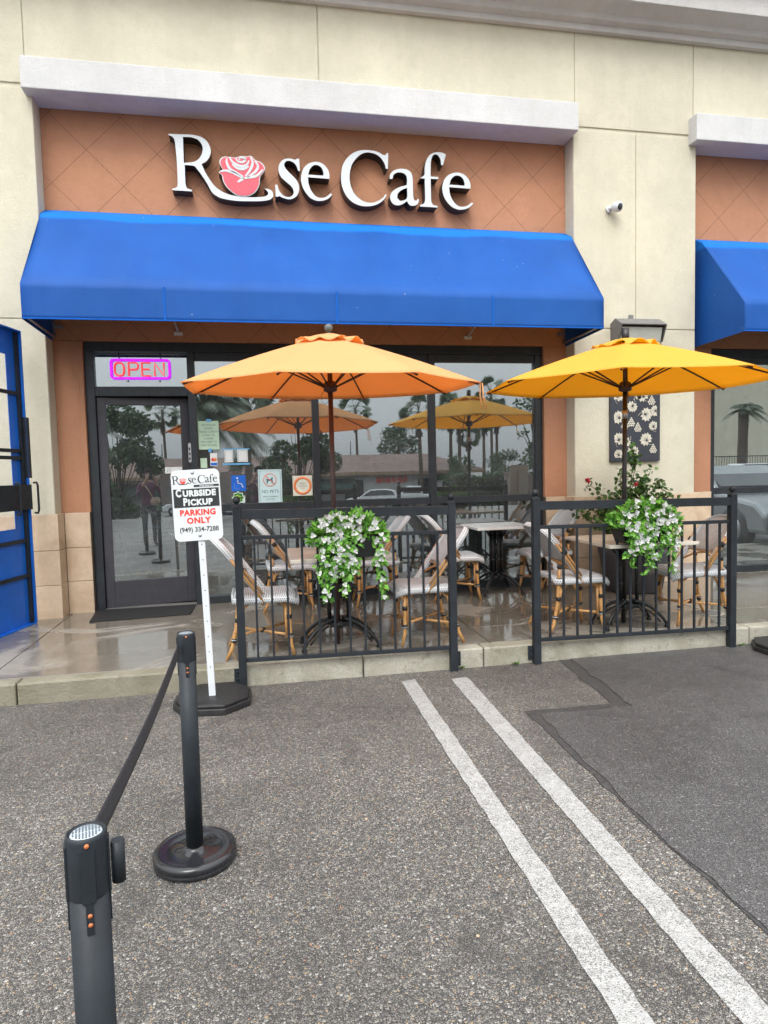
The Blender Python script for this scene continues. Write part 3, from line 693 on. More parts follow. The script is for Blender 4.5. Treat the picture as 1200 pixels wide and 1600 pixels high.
def scale_loop(L, k, c=(592, 395)): return [((x-c[0])*k+c[0], (y-c[1])*k+c[1]) for x, y in L]
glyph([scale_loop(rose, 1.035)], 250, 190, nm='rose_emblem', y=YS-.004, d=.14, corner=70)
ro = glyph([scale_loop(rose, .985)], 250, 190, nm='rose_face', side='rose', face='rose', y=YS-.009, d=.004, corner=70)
petals = [[(440, 362), (475, 357), (520, 368), (565, 392), (605, 413)], [(605, 413), (585, 424), (560, 440)], [(602, 413), (650, 405), (700, 392), (742, 350)],
          [(482, 268), (482, 300), (505, 345), (550, 372), (600, 400)], [(500, 262), (530, 300), (585, 326), (625, 315), (642, 285)], [(548, 268), (562, 290), (598, 296), (617, 278), (600, 262), (575, 266), (572, 282)],
          [(652, 258), (668, 300), (652, 350), (615, 400)], [(684, 288), (706, 322), (690, 362), (630, 405)], [(520, 310), (560, 340), (605, 345), (640, 325)]]
b = MB()
def petal_lines(b, P, y, w, tf):
    for L in P:
        pts = smooth_poly(L, 5, 80, closed=False); q = [tf(p.x, p.y) for p in pts]; n = len(q)
        for i in range(n-1):
            a, c = Vector(q[i]), Vector(q[i+1]); d = (c-a).normalized(); nrm = Vector((-d.y, d.x))
            w1 = w*(.45+.55*math.sin(math.pi*min(1, (i+.3)/n))); w2 = w*(.45+.55*math.sin(math.pi*min(1, (i+1.3)/n)))
            vs = [a+nrm*w1, a-nrm*w1, c-nrm*w2, c+nrm*w2]
            b.add([(v.x, y, v.y) for v in vs]+[(v.x, y+.003, v.y) for v in vs], [(0, 1, 2, 3), (7, 6, 5, 4), (0, 4, 5, 1), (2, 6, 7, 3)])
petal_lines(b, petals, YS-.0125, .0125, lambda x, y: zc(250, 190, 4.615, [(x, y)])[0])
o = b.build('petal_outline', 'letterface', sg, fix=False); o.location = (-.1, -7.0, -4.2)

# ================================================================== WALL FITTINGS
cm = thing('security_camera', 'small white dome security camera on the cream pier', 'security camera', (3.86, 6.8, 4.28))
b = MB(); b.tube([(0, .0, 0), (0, -.03, 0)], .035, 16); b.tube([(0, -.03, 0), (.01, -.06, .0)], .018, 10); b.build('mount', 'white', cm)
b = MB(); R = Matrix.Rotation(rad(25), 3, 'Z') @ Matrix.Rotation(rad(105), 3, 'X')
b.lathe([(.001, -.055), (.03, -.05), (.052, -.02), (.055, .03), (.05, .045), (.001, .046)], (.045, -.09, 0), 20, mat=R); b.build('housing', 'white', cm)
b = MB(); b.lathe([(.001, .052), (.034, .052), (.036, .047)], (.045, -.09, 0), 20, mat=R); b.build('lens', 'ink', cm)
b = MB(); b.tube([(-.02, -.005, -.01), (-.03, -.03, -.05), (-.005, -.04, -.07)], .004, 6); b.build('cable', 'grey', cm)
fl = thing('flood_light', 'grey box flood light with an angled hood on the cream pier above the yellow umbrella', 'wall light', (4.15, 6.8, 2.95))
b = MB(); b.prism([(0, .10), (-.10, .14), (-.24, .055), (-.16, -.12), (0, -.10)], -.27, -.262, 'YZ'); b.prism([(0, .10), (-.10, .14), (-.24, .055), (-.16, -.12), (0, -.10)], .262, .27, 'YZ')
b.prism([(0, .10), (-.10, .14), (-.24, .055), (-.235, .045), (-.10, .13), (0, .09)], -.262, .262, 'YZ'); b.box(-.262, .262, -.10, -.001, -.10, .09)
b.build('hood', 'grey', fl, bevel=.002)
b = MB(); b.prism([(-.11, .05), (-.13, -.13), (-.16, -.12), (-.20, .03)], -.24, .24, 'YZ'); b.build('lamp_lens', 'lampglass', fl, bevel=.004)
b = MB(); b.prism([(-.10, -.10), (-.13, -.19), (-.15, -.185), (-.165, -.122)], -.2, .25, 'YZ'); b.build('lamp_housing', 'grey', fl, bevel=.004)
b = MB(); b.box(-.05, .0, -.02, -.002, .145, .20); b.build('junction_box', 'grey', fl)
# metal art panel with grape leaves
ar = thing('wall_art', 'dark slate wall panel with cream grape leaves and grape bunches on the pier', 'wall art', (4.165, 6.8, 1.99))
b = MB(); b.box(-.305, .305, -.035, -.003, -.46, .46); b.build('panel', 'slate', ar, bevel=.003)
leaf = [(0, .5), (.1, .34), (.22, .42), (.24, .26), (.42, .3), (.38, .12), (.5, .02), (.38, -.08), (.42, -.26), (.26, -.22), (.2, -.4), (.06, -.3), (0, -.16), (-.06, -.3), (-.2, -.4), (-.26, -.22), (-.42, -.26), (-.38, -.08), (-.5, .02), (-.38, .12), (-.42, .3), (-.24, .26), (-.22, .42), (-.1, .34)]
def clipx(p): return (max(-.262, min(.262, p[0])), max(-.42, min(.42, p[1])))
bl = MB(); bv = MB(); bg_ = MB(); bs = MB(); rnd = random.Random(5)
for (cx, cz, s, a) in [(x_, z_, s_*.80, a_) for x_, z_, s_, a_ in [(-.215, .27, .19, -20), (.09, .27, .20, 35), (-.21, .03, .19, 60), (.13, .06, .20, -100), (-.04, .15, .17, 150), (.22, -.07, .15, 10), (-.20, -.21, .19, -30), (.13, -.22, .20, 40), (-.03, -.35, .18, 0), (.02, .40, .14, 170), (.22, .38, .14, 100), (-.21, -.38, .15, 20), (.24, .10, .16, 80), (-.11, -.24, .15, 120), (.03, .27, .13, -60)]]:
    ca, sa = math.cos(rad(a)), math.sin(rad(a))
    def tf(p): return clipx((cx+(p[0]*ca-p[1]*sa)*s, cz+(p[0]*sa+p[1]*ca)*s))
    P = [tf(p) for p in leaf]
    for i in range(len(P)):       # fan, thin raised leaf
        p, q = P[i], P[(i+1) % len(P)]; c_ = clipx((cx, cz))
        bl.add([(c_[0], -.0375, c_[1]), (p[0], -.0375, p[1]), (q[0], -.0375, q[1])], [(0, 1, 2)])
    for vx, vy in ((0, .42), (.34, .2), (-.34, .2), (.3, -.18), (-.3, -.18), (.18, .32), (-.18, .32)):
        p = tf((0, -.14)); q = tf((vx, vy)); d = Vector((q[0]-p[0], q[1]-p[1]))
        if d.length > .01:
            n_ = Vector((-d.y, d.x)).normalized()*.0042
            bv.add([(p[0]+n_.x, -.0385, p[1]+n_.y), (p[0]-n_.x, -.0385, p[1]-n_.y), (q[0], -.0385, q[1])], [(0, 1, 2)])
    p = tf((0, -.16)); q = tf((.2, -.6)); mid = tf((-.05, -.45))
    bs.tube([(p[0], -.037, p[1]), (mid[0], -.037, mid[1]), (q[0], -.037, q[1])], .0025, 5)
for (cx, cz) in [(-.13, .36), (-.02, .385), (.20, .18), (-.05, -.06), (.03, -.12), (.22, -.36), (-.13, -.09)]:
    for r_ in range(5):
        for k in range(5-r_ if r_ else 3):
            w = (5-r_ if r_ else 3); x = cx+(k-(w-1)/2)*.024; z = cz+.04-(4-r_)*.021+.04
            if abs(x) < .26 and abs(z) < .42: bg_.lathe([(.0005, .0035), (.010, .002), (.0115, 0)], (x, -.0352, z), 8, mat=Matrix.Rotation(rad(90), 3, 'X'))
bl.build('leaf_inlay', 'ivory', ar, fix=False, solid=.003); bv.build('leaf_vein', 'slate', ar, fix=False, solid=.0015); bg_.build('grape_bunch', 'ivory', ar); bs.build('vine', 'ivory', ar)

# ================================================================== NEON OPEN SIGN (hangs inside the transom)
ns = thing('neon_sign', 'glowing red OPEN neon sign in a magenta border hanging at the pane over the door', 'neon sign', (-1.135, 7.074, 2.580))
def rrect(x0, x1, z0, z1, r, n=4):
    P = []
    for cx, cz, a0 in ((x1-r, z1-r, 0), (x0+r, z1-r, 90), (x0+r, z0+r, 180), (x1-r, z0+r, 270)):
        for k in range(n+1): a = rad(a0+90*k/n); P.append((cx+r*math.cos(a), 0, cz+r*math.sin(a)))
    return P
b = MB(); b.tube(rrect(-.285, .285, -.098, .092, .03), .009, 8, closed=True); b.tube(rrect(-.272, .272, -.086, .08, .025), .004, 6, closed=True); b.build('border_tube', 'neonpink', ns)
b = MB(); tz = [(-.055, .068)]
def LT(pts, closed=False): b.tube([(x, .0, z) for x, z in pts], .0075, 7, closed=closed)
O = [(-.205+.048*math.cos(a*math.pi/8)**1 if True else 0, .0+.066*math.sin(a*math.pi/8)-.003) for a in range(16)]
LT([(-.205+.045*math.copysign(abs(math.cos(a*math.pi/10))**.75, math.cos(a*math.pi/10)), -.003+.066*math.copysign(abs(math.sin(a*math.pi/10))**.75, math.sin(a*math.pi/10))) for a in range(20)], True)
LT([(-.115, -.069), (-.115, .063), (-.045, .063), (-.025, .045), (-.025, .012), (-.045, -.006), (-.113, -.006)])
LT([(.095, -.069), (.012, -.069), (.012, .063), (.095, .063)]); LT([(.014, -.003), (.085, -.003)])
LT([(.135, -.069), (.135, .063), (.225, -.069), (.225, .063)])
b.build('letter_tube', 'neonred', ns)
for x in (-.2, .2): b = MB(); b.tube([(x, 0, .1), (x-.006, 0, .165)], .003, 5); b.build('hanger', 'ink', ns)
for x in (-.13, .18): b = MB(); b.box(x-.008, x+.008, -.005, .01, -.13, -.105); b.build('clip', 'white', ns)

# ================================================================== PAPERS ON THE GLASS
def pboard(name, label, cat, corners, Y, mat, depth=.002):
    (xa, ya), (xb, yb) = corners; a = at_y(xa, ya, Y); c = at_y(xb, yb, Y)
    cx, cz = (a.x+c.x)/2, (a.z+c.z)/2; w, h = abs(c.x-a.x), abs(a.z-c.z)
    t = thing(name, label, cat, (cx, Y, cz)); b = MB(); b.box(-w/2, w/2, 0, depth, -h/2, h/2); b.build('sheet', mat, t); return t, w, h
YP = YG-.004
t, w, h = pboard('notice_paper', 'pale green printed notice for pick-up orders taped to the window glass', 'notice', ((309, 658), (343, 702)), YP, 'stickerpale')
text('FOR PICK-UP\nORDERS:\nPLEASE COME IN\n& TALK TO\nCASHIER.\n(NO NEED TO\nWAIT IN LINE)', .030, (0, -.001, 0), 'bluegrey', t, lsp=1.15, sx=.82)
b = MB(); b.box(-.02, .03, -.001, -.0005, h/2-.01, h/2+.02); b.box(-.01, .025, -.001, -.0005, -h/2-.03, -h/2+.01); b.build('tape', 'tape', t)
t, w, h = pboard('access_sticker', 'square blue wheelchair access sticker on the window glass', 'sticker', ((361, 743), (384.5, 767)), YP, 'stickerblue')
b = MB(); s = .012
b.lathe([(.0005, .0008), (.010, .0008), (.0105, 0)], (-.012, -.001, .052), 12, mat=Matrix.Rotation(rad(90), 3, 'X'))
def stroke(b, P, w, y=-.002, closed=False):
    b.tube([(x, y, z) for x, z in P], w, 4, closed=closed, flat=.15)
stroke(b, [(-.010, .034), (-.006, -.002), (.028, -.004), (.042, -.044), (.054, -.040)], .0055); stroke(b, [(-.008, .018), (.020, .016)], .0045)
stroke(b, [(-.012+.036*math.cos(rad(a)), -.026+.036*math.sin(rad(a))) for a in range(115, 335, 15)], .005)
b.build('wheelchair_symbol', 'signwhite', t)
t = thing('star_sticker', 'green eight-pointed star sticker on the window glass under the blue access sticker', 'sticker', tuple(at_y(372.5, 777.5, YP)))
def star(r0, r1, n, y0, y1, mat, nm):
    b = MB(); P = [((r0 if k % 2 == 0 else r1)*math.sin(math.pi*k/n), (r0 if k % 2 == 0 else r1)*math.cos(math.pi*k/n)) for k in range(2*n)]
    b.prism(P, y0, y1, 'XZ'); b.build(nm, mat, t)
star(.070, .052, 8, -.001, .001, 'stickerpale', 'sheet'); star(.056, .043, 8, -.002, -.0011, 'stickergreen', 'green_star'); 
b = MB(); stroke(b, [(-.03, -.002), (-.02, .02), (0, .026), (.005, .008), (.018, .014), (.032, .0)], .007, -.003); b.box(-.028, .026, -.0032, -.0022, -.026, -.014); b.build('lime_mark', 'stickerlime', t)
t, w, h = pboard('no_pets_sign', 'pale blue no pets sign with a red crossed circle on the window glass', 'sign', ((402.5, 734), (441.5, 787)), YP-.004, 'icepaper', .004)
b = MB(); x_, z_ = w/2-.014, h/2-.014; b.tube([(-x_, -.001, -z_), (x_, -.001, -z_), (x_, -.001, z_), (-x_, -.001, z_)], .0022, 4, closed=True); b.build('border_line', 'bluegrey', t)
b = MB(); cz = h*.20; R_ = .066
b.tube([(R_*math.cos(a*math.pi/12), -.002, cz+R_*math.sin(a*math.pi/12)) for a in range(24)], .0045, 5, closed=True, flat=.4); b.tube([(-R_*.7, -.003, cz+R_*.7), (R_*.7, -.003, cz-R_*.7)], .0045, 5); b.build('crossed_circle', 'redlite', t)
b = MB(); b.prism([(-.042, cz+.012), (-.02, cz+.008), (.012, cz+.012), (.022, cz+.034), (.034, cz+.024), (.028, cz+.012), (.030, cz-.036), (.018, cz-.036), (.012, cz-.01), (-.018, cz-.012), (-.026, cz-.038), (-.036, cz-.038), (-.034, cz-.008)], -.0015, -.0005, 'XZ'); b.build('dog_symbol', 'bluegrey', t)
text('NO PETS', .048, (0, -.001, -h*.14), 'bluegrey', t, sx=.95); text('SERVICE ANIMALS\nALLOWED', .021, (0, -.001, -h*.32), 'bluegrey', t, sx=.95, lsp=1.3)
t, w, h = pboard('round_badge_sign', 'square cream notice with an orange ring on the window glass', 'notice', ((457, 743.5), (488.5, 774)), YP, 'creamprint')
b = MB(); r1, r2 = min(w, h)*.47, min(w, h)*.34
b.lathe([(r2, .001), (r2, .0015), (r1, .0015), (r1, .001)], (0, 0, 0), 36, mat=Matrix.Rotation(rad(90), 3, 'X')); b.build('orange_ring', 'orangeprint', t)
b = MB()
for k, (z, l) in enumerate([(.028, .03), (.016, .022), (-.004, .045), (-.014, .03), (-.03, .02)]): b.box(-l, l, -.0012, -.0004, z-.0015, z+.0015)
b.build('print_lines', 'bluegrey', t)
for (pa, pb, lb) in (((350.5, 703), (364.5, 722), 'small white framed card taped to the window glass nearest the green notice'), ((370.5, 702.5), (387.5, 721.5), 'small white framed card taped to the window glass, the one farther from the green notice')):
    t, w, h = pboard('window_card', lb, 'card', (pa, pb), YP, 'paper'); b = MB(); b.tube([(-w*.42, -.001, -h*.38), (w*.42, -.001, -h*.38), (w*.42, -.001, h*.42), (-w*.42, -.001, h*.42)], .0016, 4, closed=True); b.build('border_line', 'bluegrey', t)
    b = MB(); b.box(-w/2-.02, w/2+.02, -.001, -.0005, h/2, h/2+.012); b.box(-w/2-.02, w/2+.02, -.001, -.0005, -h/2-.03, -h/2-.012); b.build('tape', 'tape', t)
t, w, h = pboard('card_stickers', 'strip of payment card stickers on the window glass below the green notice', 'sticker', ((328, 708), (340, 728)), YP, 'paper')
b = MB(); b.lathe([(.0005, .001), (.018, .001), (.0185, 0)], (-.008, -.0005, 0), 14, mat=Matrix.Rotation(rad(90), 3, 'X')); b.build('red_disc', 'red', t)
b = MB(); b.lathe([(.0005, .001), (.018, .001), (.0185, 0)], (.014, -.0012, 0), 14, mat=Matrix.Rotation(rad(90), 3, 'X')); b.build('orange_disc', 'orangeprint', t)
b = MB(); b.box(-w*.45, w*.45, -.001, -.0005, -h*.45, -h*.25); b.build('blue_band', 'stickerblue', t)
t, w, h = pboard('small_pale_sticker', 'small pale green upright sticker on the window glass beside the payment stickers', 'sticker', ((313, 716), (324, 731)), YP, 'stickerpale')
pp = thing('door_paper', 'white sheet with a small crossed symbol taped inside the glass door', 'notice', tuple(at_y(273, 735, 7.155)))
b = MB(); b.box(-.095, .075, 0, .002, -.03, .035); b.build('sheet', 'paper', pp); b = MB(); b.tube([(-.075, -.001, -.015), (-.045, -.001, -.015), (-.045, -.001, .02), (-.075, -.001, .02)], .0015, 4, closed=True); b.tube([(-.075, -.001, -.015), (-.045, -.001, .02)], .0012, 4); b.build('symbol', 'bluegrey', pp)

# ================================================================== UMBRELLAS
def umbrella(name, label, loc, R, zrim, ztop, a0, cmat, pmat, rmat, finial, lean=(0, 0), tilt=0):
    t = thing(name, label, 'umbrella', (loc[0], loc[1], FL), group='market umbrellas over the patio tables')
    zr, zt = zrim-FL, ztop-FL
    lx, ly = lean
    def shear(p): return Vector((p[0]+lx*p[2], p[1]+ly*p[2], p[2]+tilt*p[1]))
    V = [Vector((R*math.cos(a0+k*math.pi/4), R*math.sin(a0+k*math.pi/4), zr)) for k in range(8)]
    r_in = .085; zi = zt-.065
    def cone(ri, ro, zi_, zo, sag, rimlift, nv, scal=0, nu=8):
        b = MB()
        for k in range(8):
            A = Vector((math.cos(a0+k*math.pi/4), math.sin(a0+k*math.pi/4), 0)); Bv = Vector((math.cos(a0+(k+1)*math.pi/4), math.sin(a0+(k+1)*math.pi/4), 0))
            def fn(u, v, A=A, Bv=Bv, k=k):
                d = A.lerp(Bv, u); r = ri+(ro-ri)*v; z = zi_+(zo-zi_)*v
                z += .012*math.sin(math.pi*v)*1.0           # slight outward belly along each rib
                e = 4*u*(1-u); z -= sag*e*math.sin(math.pi*min(1, v))*.8; z += rimlift*e*v**3
                if scal and v > .75: z += scal*math.sin(math.pi*2*u+k*1.7)*(v-.75)*4*.5+.012*e
                return shear(d*r+Vector((0, 0, z)))
            b.grid(fn, nu, nv)
        return b
    can = cone(.16, R, zt-.080, zr, .018, -.007, 12)
    can.build('canopy', cmat, t, solid=.0025)
    cone(.02, .27, zt-.022, zt-.102, .004, .006, 6, scal=.045, nu=10).build('vent_cap', cmat, t, solid=.0025)
    b = MB(); b.tube([shear((0, 0, .02)), shear((0, 0, zt-.06))], .019, 14); b.build('pole', pmat, t)
    zc_ = zt-.42; b = MB(); b.lathe([(.02, -.04), (.05, -.03), (.055, .0), (.045, .035), (.02, .05)], shear((0, 0, zc_)), 16); b.lathe([(.02, -.03), (.05, -.02), (.05, .01), (.02, .03)], shear((0, 0, zt-.10)), 16)
    b.build('hub', rmat, t)
    for k in range(8):
        d = Vector((math.cos(a0+k*math.pi/4), math.sin(a0+k*math.pi/4), 0))
        b = MB(); P = []
        for i in range(9):
            v = i/8; r = .05+(R-.05)*v; vv = (r-.16)/(R-.16); z = zt-.080+(zr-zt+.080)*vv+.012*math.sin(math.pi*max(0, vv))-.014
            P.append(shear(d*(r*.985)+Vector((0, 0, z))))
        b.tube(P, .0075, 6); rb = b.build('rib', rmat, t)
        b = MB(); rr = .45*R; vv = (rr-.16)/(R-.16); z = zt-.080+(zr-zt+.080)*vv+.004
        b.tube([shear(d*.045+Vector((0, 0, zc_))), shear(d*rr+Vector((0, 0, z-.012)))], .007, 6); b.build('strut', rmat, rb)
    for k in range(8):      # small fabric pockets at rib tips
        d = Vector((math.cos(a0+k*math.pi/4), math.sin(a0+k*math.pi/4), 0)); s_ = Vector((-d.y, d.x, 0))
        b = MB(); p = d*(R-.001)+Vector((0, 0, zr)); q = d*(R-.09)+Vector((0, 0, zr+.012))
        b.add([shear(v) for v in (p-s_*.012+Vector((0, 0, -.006)), p+s_*.012+Vector((0, 0, -.006)), q+s_*.035+Vector((0, 0, -.012)), q-s_*.035+Vector((0, 0, -.012)))], [(0, 1, 2, 3)]); b.build('tip_pocket', cmat, t, solid=.002)
    b = MB()
    if finial == 'ball': b.cyl(shear((0, 0, zt-.06)), .014, .06); b.ball(shear((0, 0, zt+.02)), .033, 16); b.build('finial', simple('grey_finial', (.09, .10, .10), .5), t)
    else: b.cyl(shear((0, 0, zt-.06)), .03, .12, 18); b.build('finial', pmat, t)
    return t, shear, zt
u1, sh1, zt1 = umbrella('market_umbrella', 'peach orange octagonal umbrella with a brown pole and a ball on top', (.556, 5.02, 0), 1.13, 2.130, 2.555, rad(22.5), 'orange', 'brownpole', 'darkrib', 'ball', tilt=.034)
b = MB(); b.tube([sh1((-.03, -.02, zt1-.42))]+[sh1((-.045+.03*math.cos(a*.8), -.03, zt1-.50+.05*math.sin(a*.8))) for a in range(9)], .0018, 5); b.build('pull_cord', 'darkrib', u1)
b = MB()
for dx in (0, .016): b.tube([(1.125*math.cos(rad(-22.5))+dx, 1.125*math.sin(rad(-22.5)), 2.110-FL), (1.13*math.cos(rad(-22.5))+dx*1.5-.004, 1.125*math.sin(rad(-22.5))+.01, 2.110-FL-.09), (1.14*math.cos(rad(-22.5))+dx*2, 1.125*math.sin(rad(-22.5)), 2.110-FL-.185)], .005, 5, flat=.4)
b.build('tie_strap', 'orange', u1)
u2, sh2, zt2 = umbrella('market_umbrella', 'golden yellow octagonal umbrella with a black pole in front of the cream pier', (2.985, 5.03, 0), 1.17, 2.155, 2.555, rad(-122+45*2), 'yellow', 'blackpole', 'darkrib', 'cap', lean=(.009, 0), tilt=.015)
b = MB(); b.tube([sh2((0, 0, 1.73)), sh2((0, 0, 1.80))], .0215, 14); b.build('pole_collar', 'steel', u2)
b = MB(); b.tube([sh2((0, 0, 1.0)), sh2((0, 0, 1.05))], .027, 14); b.build('table_ring', 'blackpole', u2)
b = MB(); az = rad(-122+45*2)
b.tube([(1.165*math.cos(az), 1.165*math.sin(az), 2.17-FL), (1.175*math.cos(az), 1.165*math.sin(az), 2.17-FL-.07), (1.17*math.cos(az)+.02, 1.165*math.sin(az), 2.17-FL-.16)], .007, 5, flat=.4); b.build('tie_strap', 'yellow', u2)

# ================================================================== TABLES
def table(label, loc, w, d, h, top, fx, fy, cols, group='patio tables'):
    t = thing('patio_table', label, 'table', (*loc, FL), group=group)
    b = MB(); b.box(-w/2, w/2, -d/2, d/2, h-.028, h); b.build('tabletop', top, t, bevel=.004)
    b = MB(); b.box(-w*.36, w*.36, -.03, .03, h-.045, h-.0285); b.box(-.03, .03, -d*.36, d*.36, h-.044, h-.029)
    for x, y in cols:
        b.tube([(x, y, .17), (x, y, h-.045)], .015, 10)
        for z in (.2, .36, .52, h-.08): b.lathe([(.015, -.012), (.022, 0), (.015, .012)], (x, y, z), 12)
    for s in (-1, 1):
        b.tube([(cols[0][0]*s, 0, h-.16), (cols[0][0]*s*1.9, 0, h-.09), (cols[0][0]*s*2.2, 0, h-.05)], .011, 8)
    b.lathe([(.03, .14), (.055, .16), (.055, .18), (.03, .20)], n=18); b.box(-.07, .07, -.05, .05, .155, .19)
    b.build('pedestal', 'blackiron', t)
    for sx in (-1, 1):
        for sy in (-1, 1):
            b = MB(); P = []
            for i in range(9):
                u = i/8; x = .03+(fx-.03)*u; y = .02+(fy-.02)*u; z = .19*math.cos(u*math.pi/2)**.75+.022 if u < 1 else .022
                P.append((sx*x, sy*y, max(.022, z)))
            b.tube(P, [.016-.005*i/8 for i in range(9)], 8); P2 = [(p[0]*.93, p[1]*.93, max(.03, p[2]-.035)) for p in P[2:8]]; b.tube(P2, .008, 6)
            b.lathe([(.004, 0), (.020, .003), (.022, .014), (.012, .028), (.016, .038), (.008, .05)], (sx*fx, sy*fy, 0), 12)
            b.build('leg', 'blackiron', t)
    return t
table('cream square cafe table with a black cast iron base under the peach orange umbrella', (.575, 5.045), .76, .76, .735, 'tabletop', .285, .14, [(-.075, 0), (.075, 0), (0, .06)])
table('cream square cafe table with a black cast iron base under the golden yellow umbrella', (3.01, 4.99), .76, .76, .735, 'tabletop', .27, .13, [(-.075, 0), (.075, 0), (0, .06)])
table('pale cafe table with a fluted black base by the window, seen through the railing gap', (2.50, 6.74), .62, .60, .735, 'tablewhite', .21, .21, [(-.05, -.03), (.05, -.03), (0, .05), (-.05, .05), (.05, .05), (0, -.05)])
table('pale cafe table by the window behind the peach orange umbrella pole', (.80, 6.74), .62, .60, .735, 'tablewhite', .21, .21, [(-.05, -.03), (.05, -.03), (0, .05)])

# ================================================================== CHAIRS (face +x)
def make_chair(label):
    t = thing('rattan_chair', label, 'chair', group='black and white woven rattan bistro chairs')
    SH = .455
    def seat(u, v, under=False):
        x = -.215+.465*u; yy = (v-.5)*2; hw = .215-.03*(1-min(1, u*5))**2-.035*max(0, (u-.8)*5)**2
        y = yy*hw; z = SH+.012-.02*math.cos(math.pi*(u-.35))*0 - .012*(1-yy*yy)*math.sin(math.pi*u)
        if u > .8: z -= .035*((u-.8)*5)**2
        z -= .03*abs(yy)**6
        return (x, y, z)
    b = MB(); b.grid(seat, 16, 12, lambda u, v: (v*.43, u*.465)); b.build('seat', 'seatweave', t, solid=.014)
    b = MB(); P = []
    for i in range(17): P.append(Vector(seat(i/16, 0))+Vector((0, -.004, -.012)))
    for i in range(1, 12): P.append(Vector(seat(1, i/12))+Vector((.004, 0, -.012)))
    for i in range(17): P.append(Vector(seat(1-i/16, 1))+Vector((0, .004, -.012)))
    for i in range(1, 12): P.append(Vector(seat(0, 1-i/12))+Vector((-.004, 0, -.012)))
    n = len(P); vs = []; fs = []; uv = []; L = 0
    for i in range(n+1):
        p = P[i % n]; 
        if i: L += (P[i % n]-P[i-1]).length
        d = (P[(i+1) % n]-P[i-1 if i else n-1]).normalized(); o = Vector((d.y, -d.x, 0))
        for k in range(6):
            a = -math.pi*.55+k*math.pi*1.1/5; vs.append(p+o*math.cos(a)*.013+Vector((0, 0, math.sin(a)*.024)))
        if i:
            for k in range(5):
                q = (i-1)*6+k; fs.append((q, q+1, q+7, q+6)); uv.append([(L-.03, k*.012), (L-.03, (k+1)*.012), (L, (k+1)*.012), (L, k*.012)])
    # continuous u coordinate along the rim
    Ls = [0]
    for i in range(1, n+1): Ls.append(Ls[-1]+(P[i % n]-P[i-1]).length)
    uv = []
    for i in range(1, n+1):
        for k in range(5): uv.append([(Ls[i-1], k*.013), (Ls[i-1], (k+1)*.013), (Ls[i], (k+1)*.013), (Ls[i], k*.013)])
    b.add(vs, fs, uv, True); b.build('seat_rim', 'edgeweave', t)
    # back plane: origin at mid-seat side, leaning back
    O = Vector((.02, 0, .415)); UPV = Vector((-.345, 0, .485)); Ltot = UPV.length; UPV.normalize(); NV = Vector((-UPV.z, 0, UPV.x))
    def arch(a, hw=.205):    # a 0..1 around the arch
        s0 = .36; Ht = Ltot-s0
        tot = 2*s0+math.pi*.5*(hw+Ht); d = a*tot
        if d < s0: return hw, d
        if d > tot-s0: return -hw, tot-d
        th = (d-s0)/(tot-2*s0)*math.pi; cc = math.cos(th); return hw*math.copysign(abs(cc)**.72, cc), s0+Ht*math.sin(th)**.8
    def bp(y, s, off=0):
        bow = .035*(1-(y/.21)**2)*min(1, s/.2)
        return O+UPV*s+Vector((0, y, 0))+NV*(off+bow*1.0)
    def panel(u, v):
        s_lo = .235; y = .200*(2*u-1); smax = .36+(Ltot-.36)*max(0, 1-abs(y/.2051)**2.7778)**.4; s = s_lo+(smax-s_lo)*v
        return bp(y, s)
    b = MB(); b.grid(panel, 14, 12, lambda u, v: (u*.40, v*.36)); b.build('backrest', 'weave', t, solid=.008)
    b = MB(); N = 44
    vs = []; uv = []; fs = []; Ls = 0; prev = None; Ll = []
    for i in range(N+1):
        y, s = arch(i/N); y2, s2 = arch(min(1, i/N+.01)); y0, s0 = arch(max(0, i/N-.01)); dy, ds = y2-y0, s2-s0; l = math.hypot(dy, ds); out = Vector((ds/l, -dy/l))
        c = bp(y, s)
        if prev is not None: Ls += (c-prev).length
        prev = c; Ll.append(Ls)
        ov = Vector((0, out.x, 0))+UPV*out.y
        for k in range(8):
            a = k*2*math.pi/8; vs.append(c+ov*math.cos(a)*.010+NV*math.sin(a)*.027)
    for i in range(N):
        for k in range(8):
            k2 = (k+1) % 8; fs.append((i*8+k, i*8+k2, (i+1)*8+k2, (i+1)*8+k)); uv.append([(Ll[i], k*.016), (Ll[i], (k+1)*.016), (Ll[i+1], (k+1)*.016), (Ll[i+1], k*.016)])
    b.add(vs, fs, uv, True); b.build('back_edge', 'edgeweave', t)
    for sy in (-1, 1):
        b = MB(); b.tube([bp(sy*.222, .0, .012), bp(sy*.222, .20, .014), bp(sy*.222, .40, .014)], .011, 8); b.tube([bp(sy*.222, .06, -.014), bp(sy*.222, .38, -.012)], .009, 8); b.build('side_pole', 'rattan', t)
    b = MB(); b.tube([bp(-.19, .12, .01), bp(-.12, .20, .01), bp(0, .235, .01), bp(.12, .20, .01), bp(.19, .12, .01)], .009, 8)
    b.tube([bp(-.2, .225, .012), bp(.2, .225, .012)], .007, 6); b.build('back_brace', 'rattan', t)
    def ring(p, q, r=.0185): rb_ = MB(); rb_.tube([p, q], r, 10); rb_.build('binding', 'rubber', LG_[0])
    LG_ = [t]
